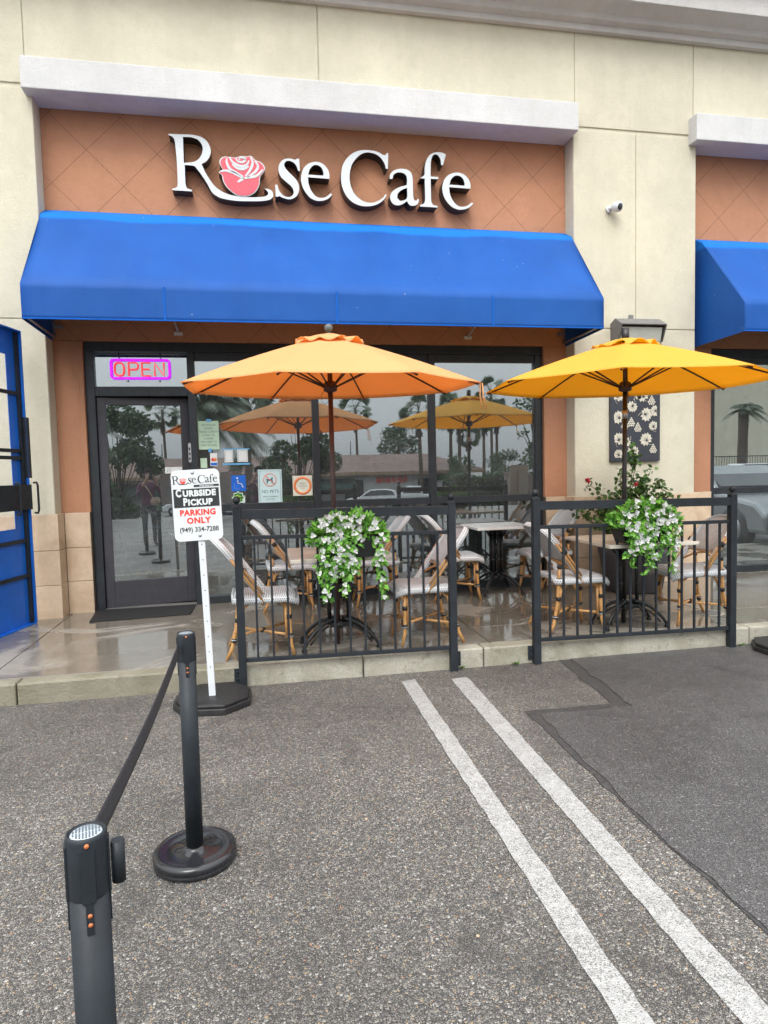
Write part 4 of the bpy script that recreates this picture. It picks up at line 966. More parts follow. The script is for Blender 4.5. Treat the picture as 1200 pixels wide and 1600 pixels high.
    for sy in (-1, 1):
        b = MB(); b.tube([(.185, sy*.175, SH-.01), (.187, sy*.178, .25), (.192, sy*.185, .10), (.215, sy*.197, 0)], [.014, .0145, .0145, .013], 9); b.tube([(.160, sy*.170, .40), (.162, sy*.174, .13)], .010, 8); LG_[0] = b.build('leg', 'rattan', t)
        ring((.186, sy*.176, .275), (.186, sy*.177, .305), .022); ring((.185, sy*.176, .43), (.185, sy*.175, .452), .019); ring((.190, sy*.182, .135), (.190, sy*.182, .165), .021)
        b = MB(); b.tube([(-.175, sy*.185, .56), (-.180, sy*.184, .44), (-.195, sy*.187, .25), (-.235, sy*.197, .08), (-.275, sy*.205, 0)], [.013, .0145, .0145, .0145, .013], 9); b.tube([(-.165, sy*.178, .40), (-.185, sy*.182, .16)], .010, 8); LG_[0] = b.build('leg', 'rattan', t)
        ring((-.188, sy*.186, .27), (-.184, sy*.186, .30), .022); ring((-.178, sy*.185, .425), (-.179, sy*.185, .455), .022); ring((-.176, sy*.185, .53), (-.175, sy*.185, .56), .018); ring((-.222, sy*.194, .125), (-.215, sy*.192, .150), .021)
        LG_[0] = t; ring(bp(sy*.222, .29, .0), bp(sy*.222, .325, .0), .024)
    b = MB()
    for sy in (-1, 1):
        b.tube([(.178, sy*.177, .30), (.165, sy*.178, .36), (.11, sy*.182, .41), (.05, sy*.184, .425)], .0085, 7); b.tube([(-.175, sy*.18, .28), (-.15, sy*.18, .36), (-.09, sy*.183, .41), (-.03, sy*.184, .425)], .0085, 7)
    b.tube([(.165, -.165, .30), (.165, -.1, .40), (.165, 0, .425), (.165, .1, .40), (.165, .165, .30)], .0085, 7); b.tube([(-.172, -.165, .30), (-.168, -.1, .40), (-.168, 0, .425), (-.168, .1, .40), (-.172, .165, .30)], .0085, 7)
    b.tube([(-.18, -.19, .425), (.18, -.18, .425)], .011, 7); b.tube([(-.18, .19, .425), (.18, .18, .425)], .011, 7)
    b.build('seat_brace', 'rattan', t)
    b = MB(); b.tube([(.19, -.18, .150), (-.215, .19, .150)], .0105, 8); b.tube([(.19, .18, .166), (-.215, -.19, .166)], .0105, 8); b.build('cross_stretcher', 'rattan', t)
    for x, y in ((.190, .182), (-.218, .193)):
        for sy in (-1, 1): b = MB(); b.lathe([(.019, -.004), (.0235, 0), (.019, .004)], (x, y*sy, .142), 12); b.build('white_tie', 'white', t)
    b = MB(); b.tube([(-.02, -.008, .158), (.0, .008, .158)], .02, 8); b.build('binding', 'rubber', t)
    return t
ch = make_chair('woven rattan chair under the peach orange umbrella, partly behind the curbside sign')
ch.location = (.0, 5.06, FL)
for (x, y, rz, lb) in [(1.255, 5.075, 180, 'woven rattan chair under the peach orange umbrella, on the side of the railing gap'), (.27, 6.62, 2, 'woven rattan chair against the window behind the chair nearest the curbside sign'),
                       (1.14, 6.62, 178, 'woven rattan chair by the window, its back rising behind the flowers nearest the curbside sign'), (2.0, 6.62, -4, 'woven rattan chair by the window with its seat toward the table in the railing gap'),
                       (3.02, 6.66, 184, 'woven rattan chair by the window in front of the stone pier edge'), (2.52, 5.08, 0, 'woven rattan chair under the golden umbrella, its back to the railing gap'),
                       (3.62, 5.06, 176, 'woven rattan chair under the golden umbrella, nearest the last railing post')]:
    copy_tree(ch, (x, y, FL), rad(rz), lb)

# ================================================================== RAILINGS
def railing(label, x0, x1, nb, zoff, y=4.634, dz=(0, 0)):
    t = thing('patio_railing', label, 'railing', ((x0+x1)/2, y, 0), group='black metal railings along the kerb'); m = (x0+x1)/2; L = x1-x0
    def Z(x, z): return z+dz[0]+(dz[1]-dz[0])*(x/L+.5)
    for x in (-L/2, L/2):
        b = MB(); b.box(x-.027, x+.027, -.027, .027, 0, Z(x, 1.262)); b.lathe([(.033, Z(x, 1.262)), (.033, Z(x, 1.268)), (.012, Z(x, 1.275)), (.012, Z(x, 1.285))], (x, 0, 0), 4*4); p = b.build('post', 'black', t, bevel=.003)
        b = MB(); b.ball((x, 0, Z(x, 1.308)), .027, 16); b.build('ball_finial', 'black', p)
    def rail(za, zb, hy, nm):
        b = MB(); x = L/2-.0275
        v = [(-x, -hy, Z(-x, za)), (x, -hy, Z(x, za)), (x, hy, Z(x, za)), (-x, hy, Z(-x, za)), (-x, -hy, Z(-x, zb)), (x, -hy, Z(x, zb)), (x, hy, Z(x, zb)), (-x, hy, Z(-x, zb))]
        b.add(v, [(0, 3, 2, 1), (4, 5, 6, 7), (0, 1, 5, 4), (1, 2, 6, 5), (2, 3, 7, 6), (3, 0, 4, 7)]); b.build(nm, 'black', t, bevel=.002)
    rail(1.178, 1.242, .0245, 'top_rail'); rail(1.035, 1.062, .0135, 'upper_rail'); rail(.175, .203, .0135, 'bottom_rail')
    for k in range(nb):
        x = -L/2+L*(k+1)/(nb+1); b = MB(); b.box(x-.0075, x+.0075, -.0075, .0075, Z(x, .203), Z(x, 1.035)); b.build('baluster', 'black', t)
    for x in (-L/2-.06, L/2+.012):
        b = MB(); b.box(x, x+.048, .020, .028, .03, .135); b.lathe([(.001, .005), (.007, .004), (.008, 0)], (x+.024, .020, .06), 10, mat=Matrix.Rotation(rad(90), 3, 'X')); b.lathe([(.001, .005), (.007, .004), (.008, 0)], (x+.024, .020, .11), 10, mat=Matrix.Rotation(rad(90), 3, 'X'))
        b.build('fixing_plate', 'black', t)
    return t
railing('black metal railing on the kerb beside the curbside sign, behind the parking stripes', -.157, 1.373, 13, 0, dz=(.008, -.014))
railing('black metal railing on the kerb in front of the golden umbrella and asphalt patch', 2.030, 3.700, 14, 0, dz=(-.006, -.026))

# ================================================================== PLANTERS WITH TRAILING FLOWERS
def leaf_mesh(b, p, d, n, L, Wd, fold=.25, mi=0):
    d = d.normalized(); s = d.cross(n)
    if s.length < 1e-4: s = Vector((1, 0, 0))
    s.normalize(); n = s.cross(d).normalized()
    m = p+d*L*.45+n*(-fold*Wd); tip = p+d*L-n*L*.15
    b.add([p, m+s*Wd+n*fold*Wd*1.6, tip, m-s*Wd+n*fold*Wd*1.6, m], [(0, 1, 4), (1, 2, 4), (2, 3, 4), (3, 0, 4)], mi=mi)
def planter(label, flabel, cx, zt, w, vines, seed, bow=False):
    t = thing('rail_planter', label, 'planter', (cx, 4.60, zt-.16), group='black planters hung on the railings')
    b = MB(); d = .085
    def trough(k0, k1, z0, z1, inner=False):
        x0, x1 = w/2*k0, w/2*k1; y0, y1 = d*k0, d*k1
        return [(-x0, -y0, z0), (x0, -y0, z0), (x0, y0, z0), (-x0, y0, z0), (-x1, -y1, z1), (x1, -y1, z1), (x1, y1, z1), (-x1, y1, z1)]
    b.add(trough(.80, 1.0, 0, .15), [(0, 3, 2, 1), (0, 1, 5, 4), (1, 2, 6, 5), (2, 3, 7, 6), (3, 0, 4, 7)])
    b.add(trough(.74, .95, .01, .15), [(0, 1, 2, 3), (0, 4, 5, 1), (1, 5, 6, 2), (2, 6, 7, 3), (3, 7, 4, 0)])
    b.build('trough', 'planter', t); b = MB()
    b.tube([(-w/2, -d, .152), (w/2, -d, .152), (w/2, d, .152), (-w/2, d, .152)], .008, 6, closed=True); b.build('rim', 'planter', t)
    b = MB(); b.box(-w*.45, w*.45, -d*.85, d*.85, .10, .125); b.build('soil', 'soil', t)
    b = MB()
    for x in (-w*.3, w*.3): b.tube([(x, .09, .08), (x, .092, .13), (x, .092, .17)], .005, 6)
    b.build('hook', 'black', t)
    f = thing('trailing_flowers', flabel, 'flowering plant', (cx, 4.60, zt-.03), group='white flowers spilling from the railing planters')
    rnd = random.Random(seed); lb = MB(); pb = MB(); sb = MB()
    def V3(a=1): return Vector((rnd.uniform(-a, a), rnd.uniform(-a, a), rnd.uniform(-a, a)))
    def spray(p, dirn, k=3, L=.052):
        for _ in range(k):
            d_ = (dirn+V3(.9)).normalized(); leaf_mesh(lb, p+V3(.008), d_, (Vector((0, -1, .6))+V3(.8)), L*rnd.uniform(.6, 1.15), L*rnd.uniform(.22, .32))
    def flower(p, s=.026):
        ax = (Vector((0, -1, .15))+V3(.55)).normalized(); q = ax.orthogonal().normalized(); r_ = rnd.uniform(0, 6.28)
        for k in range(3):
            a = r_+k*2.094; r1 = (Matrix.Rotation(a, 3, ax) @ q).normalized(); r2 = (Matrix.Rotation(a+.90, 3, ax) @ q); r3 = (Matrix.Rotation(a-.90, 3, ax) @ q)
            pb.add([p, p+r2*s*.80+ax*s*.30, p+r1*s*1.2+ax*s*.55, p+r3*s*.80+ax*s*.30, p+r1*s*.55+ax*s*.10], [(0, 1, 4), (1, 2, 4), (2, 3, 4), (3, 0, 4)])
        pb.ball(p+ax*s*.3, .0035, 6)
    # mound
    for _ in range(430):
        x = rnd.uniform(-w/2-.03, w/2+.03); hh = .165*(1-abs(x/(w/2+.05))**3)+.02; z = rnd.uniform(-.02, hh); y = rnd.uniform(-.10, .09)*(1-.3*z/hh)
        p = Vector((x, y-.02, z)); spray(p, Vector((x*2, y*4-.3, .7)), 2)
    for _ in range(40):
        x = rnd.uniform(-w/2-.02, w/2+.02); hh = .19*(1-abs(x/(w/2+.05))**3)+.01; z = rnd.uniform(.0, hh); y = -.10-rnd.uniform(0, .04)+.12*max(0, z/hh-.6)
        flower(Vector((x, y, z)), rnd.uniform(.018, .025))
    for (vx, L_, wd) in vines:
        P = []; x = vx; ph = rnd.uniform(0, 6); n = max(4, int(L_/.02))
        for i in range(n+1):
            u = i/n; P.append(Vector((x+.018*math.sin(ph+u*6), -.11-.02*math.sin(u*3)-.01*rnd.random(), .03-L_*u)))
        sb.tube(P, .0022, 5)
        for i, p in enumerate(P):
            u = i/n; ww = wd*(1-.55*u)
            for _ in range(3 if wd < .05 else 6):
                q = p+Vector((rnd.uniform(-ww, ww), rnd.uniform(-.015, .015), rnd.uniform(-.01, .01))); spray(q, Vector((rnd.uniform(-.9, .9), -.35, -.75)), 1, .05)
            if rnd.random() < (.38 if wd < .05 else .58): flower(p+Vector((rnd.uniform(-ww, ww), -.025, rnd.uniform(-.01, .01))), rnd.uniform(.016, .022))
    lb.build('foliage', 'leafbright', f, fix=False); pb.build('blossoms', 'petal', f, fix=False); sb.build('vine_stems', 'stem', f)
planter('black trough planter under white flowers in front of the peach orange umbrella', 'white flowering vine with bright leaves in front of the peach orange umbrella pole', .600, 1.055, .46,
        [(-.185, .44, .035), (-.15, .30, .055), (-.10, .24, .06), (-.055, .41, .035), (-.02, .28, .05), (.03, .20, .045), (.215, .43, .030), (.20, .20, .035)], 31)
planter('black trough planter under white flowers in front of the golden umbrella', 'white flowering vine with bright leaves in front of the golden umbrella pole', 2.885, 1.06, .46,
        [(-.145, .33, .04), (-.10, .22, .05), (-.16, .24, .05), (-.02, .38, .045), (.0, .28, .05), (.07, .25, .045), (.12, .18, .05), (.19, .36, .036), (.18, .22, .045)], 57)

# ================================================================== POTTED ROSE BUSH
pt = thing('plant_pot', 'large round dark grey plant pot in front of the stone pier holding the rose bush', 'plant pot', (3.93, 6.42, FL))
b = MB(); b.lathe([(.001, .0), (.27, .0), (.29, .02), (.345, .33), (.365, .42), (.37, .46), (.35, .46), (.33, .40), (.001, .40)], n=36); b.build('bowl', 'pot', pt)
b = MB(); b.lathe([(.001, .425), (.325, .415)], n=24); b.build('soil', 'soil', pt)
def bush(loc, seed):
    t = thing('rose_bush', 'leafy green rose bush with two red blooms growing in the large grey pot', 'bush', loc); rnd = random.Random(seed); sb = MB(); lb = MB(); rb = MB()
    def V3(a=1): return Vector((rnd.uniform(-a, a), rnd.uniform(-a, a), rnd.uniform(-a, a)))
    tips = []
    spec = []
    for k in range(34):
        a = rnd.uniform(0, 6.28); sp = rnd.uniform(.05, .50); h = rnd.uniform(.34, .84)*(1.12-sp*.7); spec.append((a, sp, h))
    spec += [(math.pi*.95, .50, .74), (.1, .56, .50), (math.pi*1.0, .62, .48), (math.pi*.5, .03, 1.14), (1.2, .12, 1.0), (.3, .30, .86)]
    for a, sp, h in spec:
        P = []; base = Vector((rnd.uniform(-.08, .08), rnd.uniform(-.08, .08), 0)); end = Vector((math.cos(a)*sp, math.sin(a)*sp*.55, h)); w = V3(.05)
        for i in range(9):
            u = i/8; P.append(base.lerp(end, u**.9)+Vector((0, 0, h*.12*math.sin(u*math.pi)))+w*math.sin(u*6))
        sb.tube(P, [.006*(1-.6*i/8) for i in range(9)], 5); tips.append(P[-1])
        for i in range(2, 9):
            for _ in range(rnd.choice((9, 12, 15))):
                p = P[i]+V3(.045); d_ = (V3(1)+Vector((0, -.2, -.1))).normalized()
                leaf_mesh(lb, p, d_, V3(1)+Vector((0, -.3, .9)), rnd.uniform(.042, .070), rnd.uniform(.017, .026), .15)
    for _ in range(260):      # low growth
        a = rnd.uniform(0, 6.28); r = rnd.uniform(.05, .34); p = Vector((math.cos(a)*r, math.sin(a)*r*.7, rnd.uniform(-.0, .28))); leaf_mesh(lb, p, V3(1), V3(1)+Vector((0, 0, 1)), rnd.uniform(.035, .06), rnd.uniform(.014, .022), .15)
    for c, s in ((tips[34]+Vector((0, 0, .03)), .036), (Vector((-.06, -.2, .72)), .026)):
        for k in range(22):
            d_ = (V3(1)+Vector((0, 0, .5))).normalized(); leaf_mesh(rb, c+d_*.004, d_, V3(1), s*rnd.uniform(.7, 1.1), s*.42, .5)
    sb.build('stems', 'stem', t); lb.build('foliage', 'leafrose', t, fix=False); rb.build('blooms', 'redpetal', t, fix=False)
bush((3.90, 6.42, FL+.42), 4)

# ================================================================== CURBSIDE SIGN
cs = thing('curbside_sign', 'white curbside pickup parking sign on a white post in a black rubber base', 'sign', (-.345, 4.36, 0), rad(0))
b = MB(); oct_ = [(-.245, -.06), (-.17, -.20), (.09, -.235), (.24, -.09), (.245, .12), (.14, .27), (-.12, .27), (-.245, .10)]
b.prism(oct_, 0, .042, 'XY'); b.prism([(x*.93, y*.93) for x, y in oct_], .0422, .062, 'XY'); b.build('rubber_base', 'rubber', cs, bevel=.006)
b = MB(); b.box(-.10, .04, -.16, -.148, .0622, .0635); b.box(-.09, .03, -.135, -.125, .0622, .0635); b.box(-.06, .02, -.11, -.102, .0622, .0635); b.build('base_ribs', 'rubber', cs)
pl = bpy.data.objects.new('sign_post', None)   # replaced below by a real mesh
bpy.data.objects.remove(pl)
ti = Matrix.Rotation(rad(-1.7), 4, 'Y') @ Matrix.Rotation(rad(-2.0), 4, 'X')
b = MB(); b.box(-.021, .021, -.021, .021, .03, 1.50)
po = b.build('post', 'white', cs, bevel=.003); po.matrix_local = ti
b = MB()
for z in [.25+.1*k for k in range(9)]: b.lathe([(.001, .0005), (.0035, .0004), (.004, 0)], (0, -.0212, z), 8, mat=Matrix.Rotation(rad(90), 3, 'X'))
hh = b.build('post_hole', 'ink', po)
spn = bpy.data.objects.new('sign_panel', None)
bpy.data.objects.remove(spn)
W2, H2 = .1525, .2285
b = MB(); P = rrect(-W2, W2, -H2, H2, .035, 6); b.prism([(p[0], p[2]) for p in P], -.003, 0, 'XZ')
sp = b.build('sign_panel', 'signwhite', cs); sp.matrix_local = ti @ Matrix.Translation((-.012, -.025, 1.305)) @ Matrix.Rotation(rad(-5), 4, 'Z')
b = MB(); b.box(-.143, .143, -.0045, -.0032, -.012, .107); b.build('black_band', 'ink', sp)
# coordinates on the panel from the zoomed photo: x 185..1000, y 130..1380 of a panel crop
def pc(x, y): return ((x-595)/830*2*W2, -(y-750)/1240*2*H2)
text('C', .066, (-.111, -.0052, .079), 'signwhite', sp, bold=.0030, sx=.74, depth=.001)
text('URBSIDE', .052, (.019, -.0052, .075), 'signwhite', sp, bold=.0028, sx=.98, depth=.001, space=1.08)
text('P', .066, (-.072, -.0052, .021), 'signwhite', sp, bold=.0030, sx=.78, depth=.001)
text('ICKUP', .052, (.022, -.0052, .017), 'signwhite', sp, bold=.0028, sx=.98, depth=.001, space=1.10)
text('PARKING', .052, (.002, -.0042, -.048), 'red', sp, bold=.0020, sx=.98, depth=.001, space=1.08)
text('ONLY', .052, (.004, -.0042, -.100), 'red', sp, bold=.0020, sx=1.0, depth=.001, space=1.1)
text('(949) 334-7288', .043, (.004, -.0042, -.157), 'ink', sp, sx=.92, depth=.001, bold=.0004)
b = MB(); b.box(-.012, .146, -.0042, -.0034, .116, .1295); b.build('tagline_band', 'ink', sp)
text('simply great food', .0125, (.067, -.0048, .1232), 'signwhite', sp, bold=.0003, depth=.0008)
for x, z in ((-.016, .209), (.006, -.196)):
    b = MB(); b.lathe([(.0005, .006), (.007, .0055), (.011, .001), (.011, .0)], (x, -.0032, z), 14, mat=Matrix.Rotation(rad(90), 3, 'X')); b.build('bolt', 'steel', sp)
# small logo reusing the traced letters (photo-crop coordinates -> panel)
def mini(L, ox, oy, k, cx=0, cz=0): return [((p.x*k+ox), -(p.y*k)+oy) for p in smooth_poly(L, 2, 48)]
K = .2870/2197      # word is about 2170 crop pixels wide
def word(loops, dx, dy, mat, nm='logo_letter'):
    LL = [mini([(x+dx, (y+dy)) for x, y in L], -.148, .192, K) for L in loops]; return curve_shape(nm, LL, mat, sp, -.0042, .0008)
# first crop origin (250,190); second crop origin (500,210): offset of 250*4.615, 20*4.615; undo the photo's slope of the word
def sk(L, dx, dy): return [(x+dx-60, y+dy-88-(x+dx-60)*.075) for x, y in L]
for lo, dx, dy in (([gR, gRh], 0, 0), ([gs], 0, 0), ([e1(ge), e1(geh)], 1154, 92), ([gC], 1154, 92), ([ga, gah], 1154, 92), ([gf], 1154, 92), ([ge, geh], 1154, 92)):
    word([[(x, y) for x, y in sk(L, dx, dy)] for L in lo], 0, 0, 'ink')
o = curve_shape('logo_rose', [mini(sk(scale_loop(rose, 1.0), 0, 0), -.148, .192, K)], 'red', sp, -.0042, .0008)
b = MB(); petal_lines(b, petals, -.0048, .0011, lambda x, y: ((x-60)*K-.148, .192-(y-88-(x-60)*.075)*K)); b.build('logo_petals', 'signwhite', sp, fix=False)
# another rubber base at the right edge
ob = thing('rubber_base', 'black octagonal rubber sign base on the asphalt patch beyond the last railing post', 'sign base', (4.03, 4.39, 0))
b = MB(); b.prism(oct_, 0, .045, 'XY'); b.prism([(x*.93, y*.93) for x, y in oct_], .0452, .07, 'XY'); b.build('base', 'rubber', ob, bevel=.006)
b = MB(); b.box(-.021, .021, -.021, .021, .0702, 1.45); b.build('post', 'white', ob)
b = MB(); b.prism([(p[0], p[2]) for p in P], -.026, -.0215, 'XZ'); q = b.build('sign_panel', 'signwhite', ob); q.location = (0, 0, 1.3)

# ================================================================== STANCHIONS AND BELT
def stanchion(label, loc, rz, base_r=.157):
    t = thing('belt_stanchion', label, 'stanchion', loc, rz, group='black belt stanchions on the asphalt')
    b = MB(); b.lathe([(.001, 0), (base_r-.008, 0), (base_r, .006), (base_r, .018), (base_r-.004, .022), (base_r+.001, .026), (base_r+.001, .042), (base_r-.012, .052), (base_r-.03, .050), (.045, .050), (.04, .056), (.036, .06), (.001, .06)], n=48); b.build('base', 'wetrubber', t)
    b = MB(); b.cyl((0, 0, .055), .0325, .76, 28); b.build('pole', 'black', t)
    b = MB(); b.lathe([(.0325, .79), (.0332, .792), (.0335, .80), (.0335, .890), (.0325, .897), (.030, .899), (.030, .894), (.001, .894)], n=32); c = b.build('head', 'black', t)
    b = MB()
    for a in range(4):
        m = Matrix.Rotation(a*math.pi/2, 4, 'Z'); b.box(.032, .0355, -.011, .011, .79, .882, mat=m); b.box(.0315, .0345, -.006, .006, .735, .79, mat=m)
    b.build('belt_slot', 'black', c)
    b = MB()
    m = Matrix.Rotation(-math.pi/2, 3, 'Z')
    for z in (.768, .752, .888): b = MB(); b.lathe([(.0005, .0368), (.0035, .0363), (.004, .033)], (0, 0, z), 8, mat=m @ Matrix.Rotation(rad(90), 3, 'Y')); b.build('rivet', 'reflector', c)
    b = MB(); b.lathe([(.001, .8965), (.024, .8965), (.026, .8945)], n=28); w = b.build('top_cap', simple('pale_cap_sticker', (.40, .46, .50), .3, 0, .1, 200), c)
    b = MB()
    for k in range(-4, 5): 
        l = math.sqrt(max(0, .0225**2-(k*.0052)**2)); b.box(k*.0052-.0012, k*.0052+.0012, -l, -.002, .8967, .8978); b.box(k*.0052-.0012, k*.0052+.0012, .002, l, .8967, .8978)
    b.build('cap_grid', simple('dark_cap_print', (.10, .12, .14), .4), c)
    return t
n1 = stanchion('black belt stanchion nearest the viewer with a belt clip on its head', (-.311, 1.165, 0), rad(14))
n2 = stanchion('black belt stanchion farther back, with its whole round wet base in view', (-.296, 2.585, 0), rad(8))
b = MB(); b.tube([(0, 0, .795), (0, 0, .868)], .0115, 16); b.box(-.012, .004, -.006, .006, .80, .86); cl = b.build('belt_end_clip', 'black', n1); cl.location = (.0485, .004, 0)
b = MB(); a = Vector((-.312, 1.20, .858)); c = Vector((-.318, 2.548, .850)); N = 24
def belt(u, v):
    p = a.lerp(c, u); z = -.022*math.sin(math.pi*u); tw = -.16+.08*u
    w = .042*(v-.5); return (p.x+w*math.sin(tw)*.9, p.y, p.z+z+w*math.cos(tw))
b.grid(belt, N, 4); bt = b.build('belt', 'beltm', None, solid=.0018); bt.parent = n2; bt.matrix_parent_inverse = Matrix.Translation(n2.location) .inverted() if False else (Matrix.Translation(n2.location) @ Matrix.Rotation(n2.rotation_euler.z, 4, 'Z')).inverted()

# ================================================================== BLUE GATE
ga_ = thing('blue_gate', 'blue metal gate with black bars and a lock box standing open beside the door', 'gate', (-2.14, 6.62, FL), math.atan2(-.47, -.11))
# local +x runs along the gate away from its free edge
LG = 1.25
b = MB(); z1, z0 = 2.835-FL, .01
for x0, x1, za, zb in ((0, .17, z0, z1), (LG-.17, LG, z0, z1), (.17, LG-.17, z0, .905), (.17, LG-.17, 2.465, z1)): b.box(x0, x1, 0, .004, za, zb)
b.build('sheet', 'gateblue', ga_)
b = MB(); b.box(-.012, 0, -.006, .05, z0, z1+.012); b.box(0, LG, -.006, .05, z1, z1+.012); b.box(LG, LG+.012, -.006, .05, z0, z1+.012); b.box(0, LG, -.006, .05, z0-.012+.002, z0); b.build('edge_channel', 'gateblue', ga_)
b = MB(); b.box(.006, .045, .0042, .03, z0+.01, z1-.01); b.box(LG-.045, LG-.006, .0042, .03, z0+.01, z1-.01)
b.build('upright_bar', 'black', ga_)
for z in (2.13, 1.61, 1.545, .785, .46): 
    b = MB(); b.box(.046, LG-.046, .0045, .025, z-.016, z+.016); b.build('cross_bar', 'black', ga_)
b = MB(); b.box(-.035, LG*.5, .026, .055, 1.07, 1.30); b.box(-.06, .004, .004, .05, 1.36, 1.92); b.build('lock_box', 'black', ga_, bevel=.003)
b = MB()
for x in (-.062, .22): b.tube([(x, .056, 1.315), (x, .085, 1.32), (x-.01, .09, 1.29), (x-.01, .09, 1.06), (x, .085, 1.03), (x, .056, 1.035)], .010, 8)
b.build('pull_handle', 'black', ga_)

# ================================================================== INTERIOR (seen dimly through the glass)
def itable(loc, lb, round_=False):
    t = thing('indoor_table', lb, 'table', (*loc, FL), group='tables inside the cafe'); b = MB(); b.box(-.35, .35, -.35, .35, .72, .75); b.build('tabletop', 'tablewhite', t, bevel=.003)
    b = MB(); b.cyl((0, 0, .01), .035, .71, 12); b.build('pedestal', 'ink', t); b = MB(); b.lathe([(.001, .03), (.2, .012), (.21, 0)], n=20); b.build('base', 'ink', t); return t
itable((-1.02, 8.05), 'pale square table just inside the glass door carrying a white box'); itable((-.2, 8.6), 'pale square table inside the cafe right of the door'); itable((1.3, 8.3), 'pale square table inside behind the middle window')
bx = thing('takeaway_box', 'white takeaway box with a round dark emblem on the table just inside the door', 'box', (-1.17, 7.95, FL+.752), rad(10))
b = MB(); b.box(-.12, .12, -.1, .1, 0, .17); b.build('carton', 'white', bx, bevel=.003); b = MB(); b.add([(-.12, -.1, .172), (.12, -.1, .172), (.11, .03, .27), (-.11, .03, .27)], [(0, 1, 2, 3)]); b.build('open_lid', 'white', bx, solid=.003)
b = MB(); b.lathe([(.0005, .002), (.06, .002), (.061, 0)], (0, -.1005, .085), 24, mat=Matrix.Rotation(rad(90), 3, 'X')); b.build('emblem', 'ink', bx); b = MB(); b.lathe([(.036, .003), (.039, .003)], (0, -.1005, .085), 24, mat=Matrix.Rotation(rad(90), 3, 'X')); b.box(-.035, .035, -.1045, -.1035, .078, .092); b.build('emblem_band', 'redlite', bx)
ct = thing('service_counter', 'pale teal service counter inside behind the right window', 'counter', (2.45, 8.9, FL))
b = MB(); b.box(-.75, .75, -.3, .3, .06, 1.0); b.build('cabinet', 'iteal', ct, bevel=.004); b = MB(); b.box(-.78, .78, -.34, .32, 1.0, 1.035); b.build('countertop', 'tablewhite', ct)
sh = thing('shelf_unit', 'dark shelf unit with small goods against the inside back wall', 'shelf', (2.0, 11.6, FL))
b = MB()
for z in (.3, .7, 1.1, 1.5, 1.9): b.box(-1.2, 1.2, -.2, .2, z, z+.03)
for x in (-1.2, 0, 1.17): b.box(x, x+.03, -.2, .2, 0, 1.95)
b.build('frame', 'iwood', sh)
rnd = random.Random(8)
for k in range(22):
    x = rnd.uniform(-1.05, 1.05); z = rnd.choice((.73, 1.13, 1.53)); b = MB(); w = rnd.uniform(.03, .08); b.box(x-w, x+w, -.1, .05, z+.001, z+rnd.uniform(.1, .28))
    o = b.build('goods', simple('goods_print', (rnd.uniform(.1, .6), rnd.uniform(.1, .5), rnd.uniform(.08, .5)), .5), sh)
ic = copy_tree(ch, (-1.45, 8.55, FL), rad(-60), 'woven rattan chair inside behind the glass door'); ic2 = copy_tree(ch, (.55, 8.2, FL), rad(20), 'woven rattan chair inside behind the middle window'); ic3 = copy_tree(ch, (-.75, 8.9, FL), rad(200), 'woven rattan chair inside beside the table right of the door')
for c in (ic, ic2, ic3): c['group'] = 'woven chairs inside the cafe'

# ================================================================== ACROSS THE PARKING LOT (seen mirrored in the windows)
far = thing('strip_mall', 'long white building with a brown tiled hip roof across the parking lot', 'building', (11, -54, -1.75))
fo = (-11, 54, 1.75)
def FB(b, nm, m): o = b.build(nm, m, far); o.location = fo
b = MB(); b.box(-12, 21, -60, -49.5, -1.8, 1.4); FB(b, 'wall', simple('white_painted_wall', (.55, .56, .55), .8, 0, .06, 1))
b = MB(); x0, x1, y0, y1 = -13.2, 22.2, -61, -48.3; ze, zr = 1.35, 3.15
b.add([(x0, y1, ze), (x1, y1, ze), (x1, y0, ze), (x0, y0, ze), (x0+6, -54.6, zr), (x1-4.5, -54.6, zr)], [(0, 1, 5, 4), (1, 2, 5), (2, 3, 4, 5), (3, 0, 4), (0, 3, 2, 1)]); FB(b, 'roof', simple('brown_roof_tile', (.15, .095, .08), .8, 0, .3, 1.2, .5, 8))
b = MB(); b.box(-13, 22, -48.5, -48.3, 1.05, 1.34); FB(b, 'fascia', simple('tan_fascia', (.30, .20, .13), .7))
b = MB()
for x in (1.5, 4.0, 8.2, 15.5, 18.0): b.box(x, x+1.8, -49.5, -49.44, -1.7, .6)
FB(b, 'shop_window', 'carglass')
b = MB(); b.prism([(-49.4, .75), (-47.9, -.05), (-47.9, -.35), (-49.4, -.2)], 4.2, 9.2, 'YZ'); FB(b, 'green_awning', simple('dark_green_canvas', (.01, .05, .04), .6))
b = MB()
for k, (x, w) in enumerate([(11.3, .5), (11.9, .3), (12.3, .45), (12.9, .35), (13.4, .5), (14.0, .4)]): b.box(x, x+w, -49.45, -49.38, .25+.05*(k % 2), .85)
FB(b, 'red_wall_letters', 'red')
b = MB(); b.box(17.0, 19.2, -49.45, -49.38, .35, .85); FB(b, 'green_wall_sign', 'stickergreen')
b = MB()
for x, h in ((9.6, 4.6), (4.4, 4.8), (3.6, 4.6)): b.tube([(x, -55, 2.8), (x, -55, h)], .06, 6)
FB(b, 'vent_pipe', 'grey')
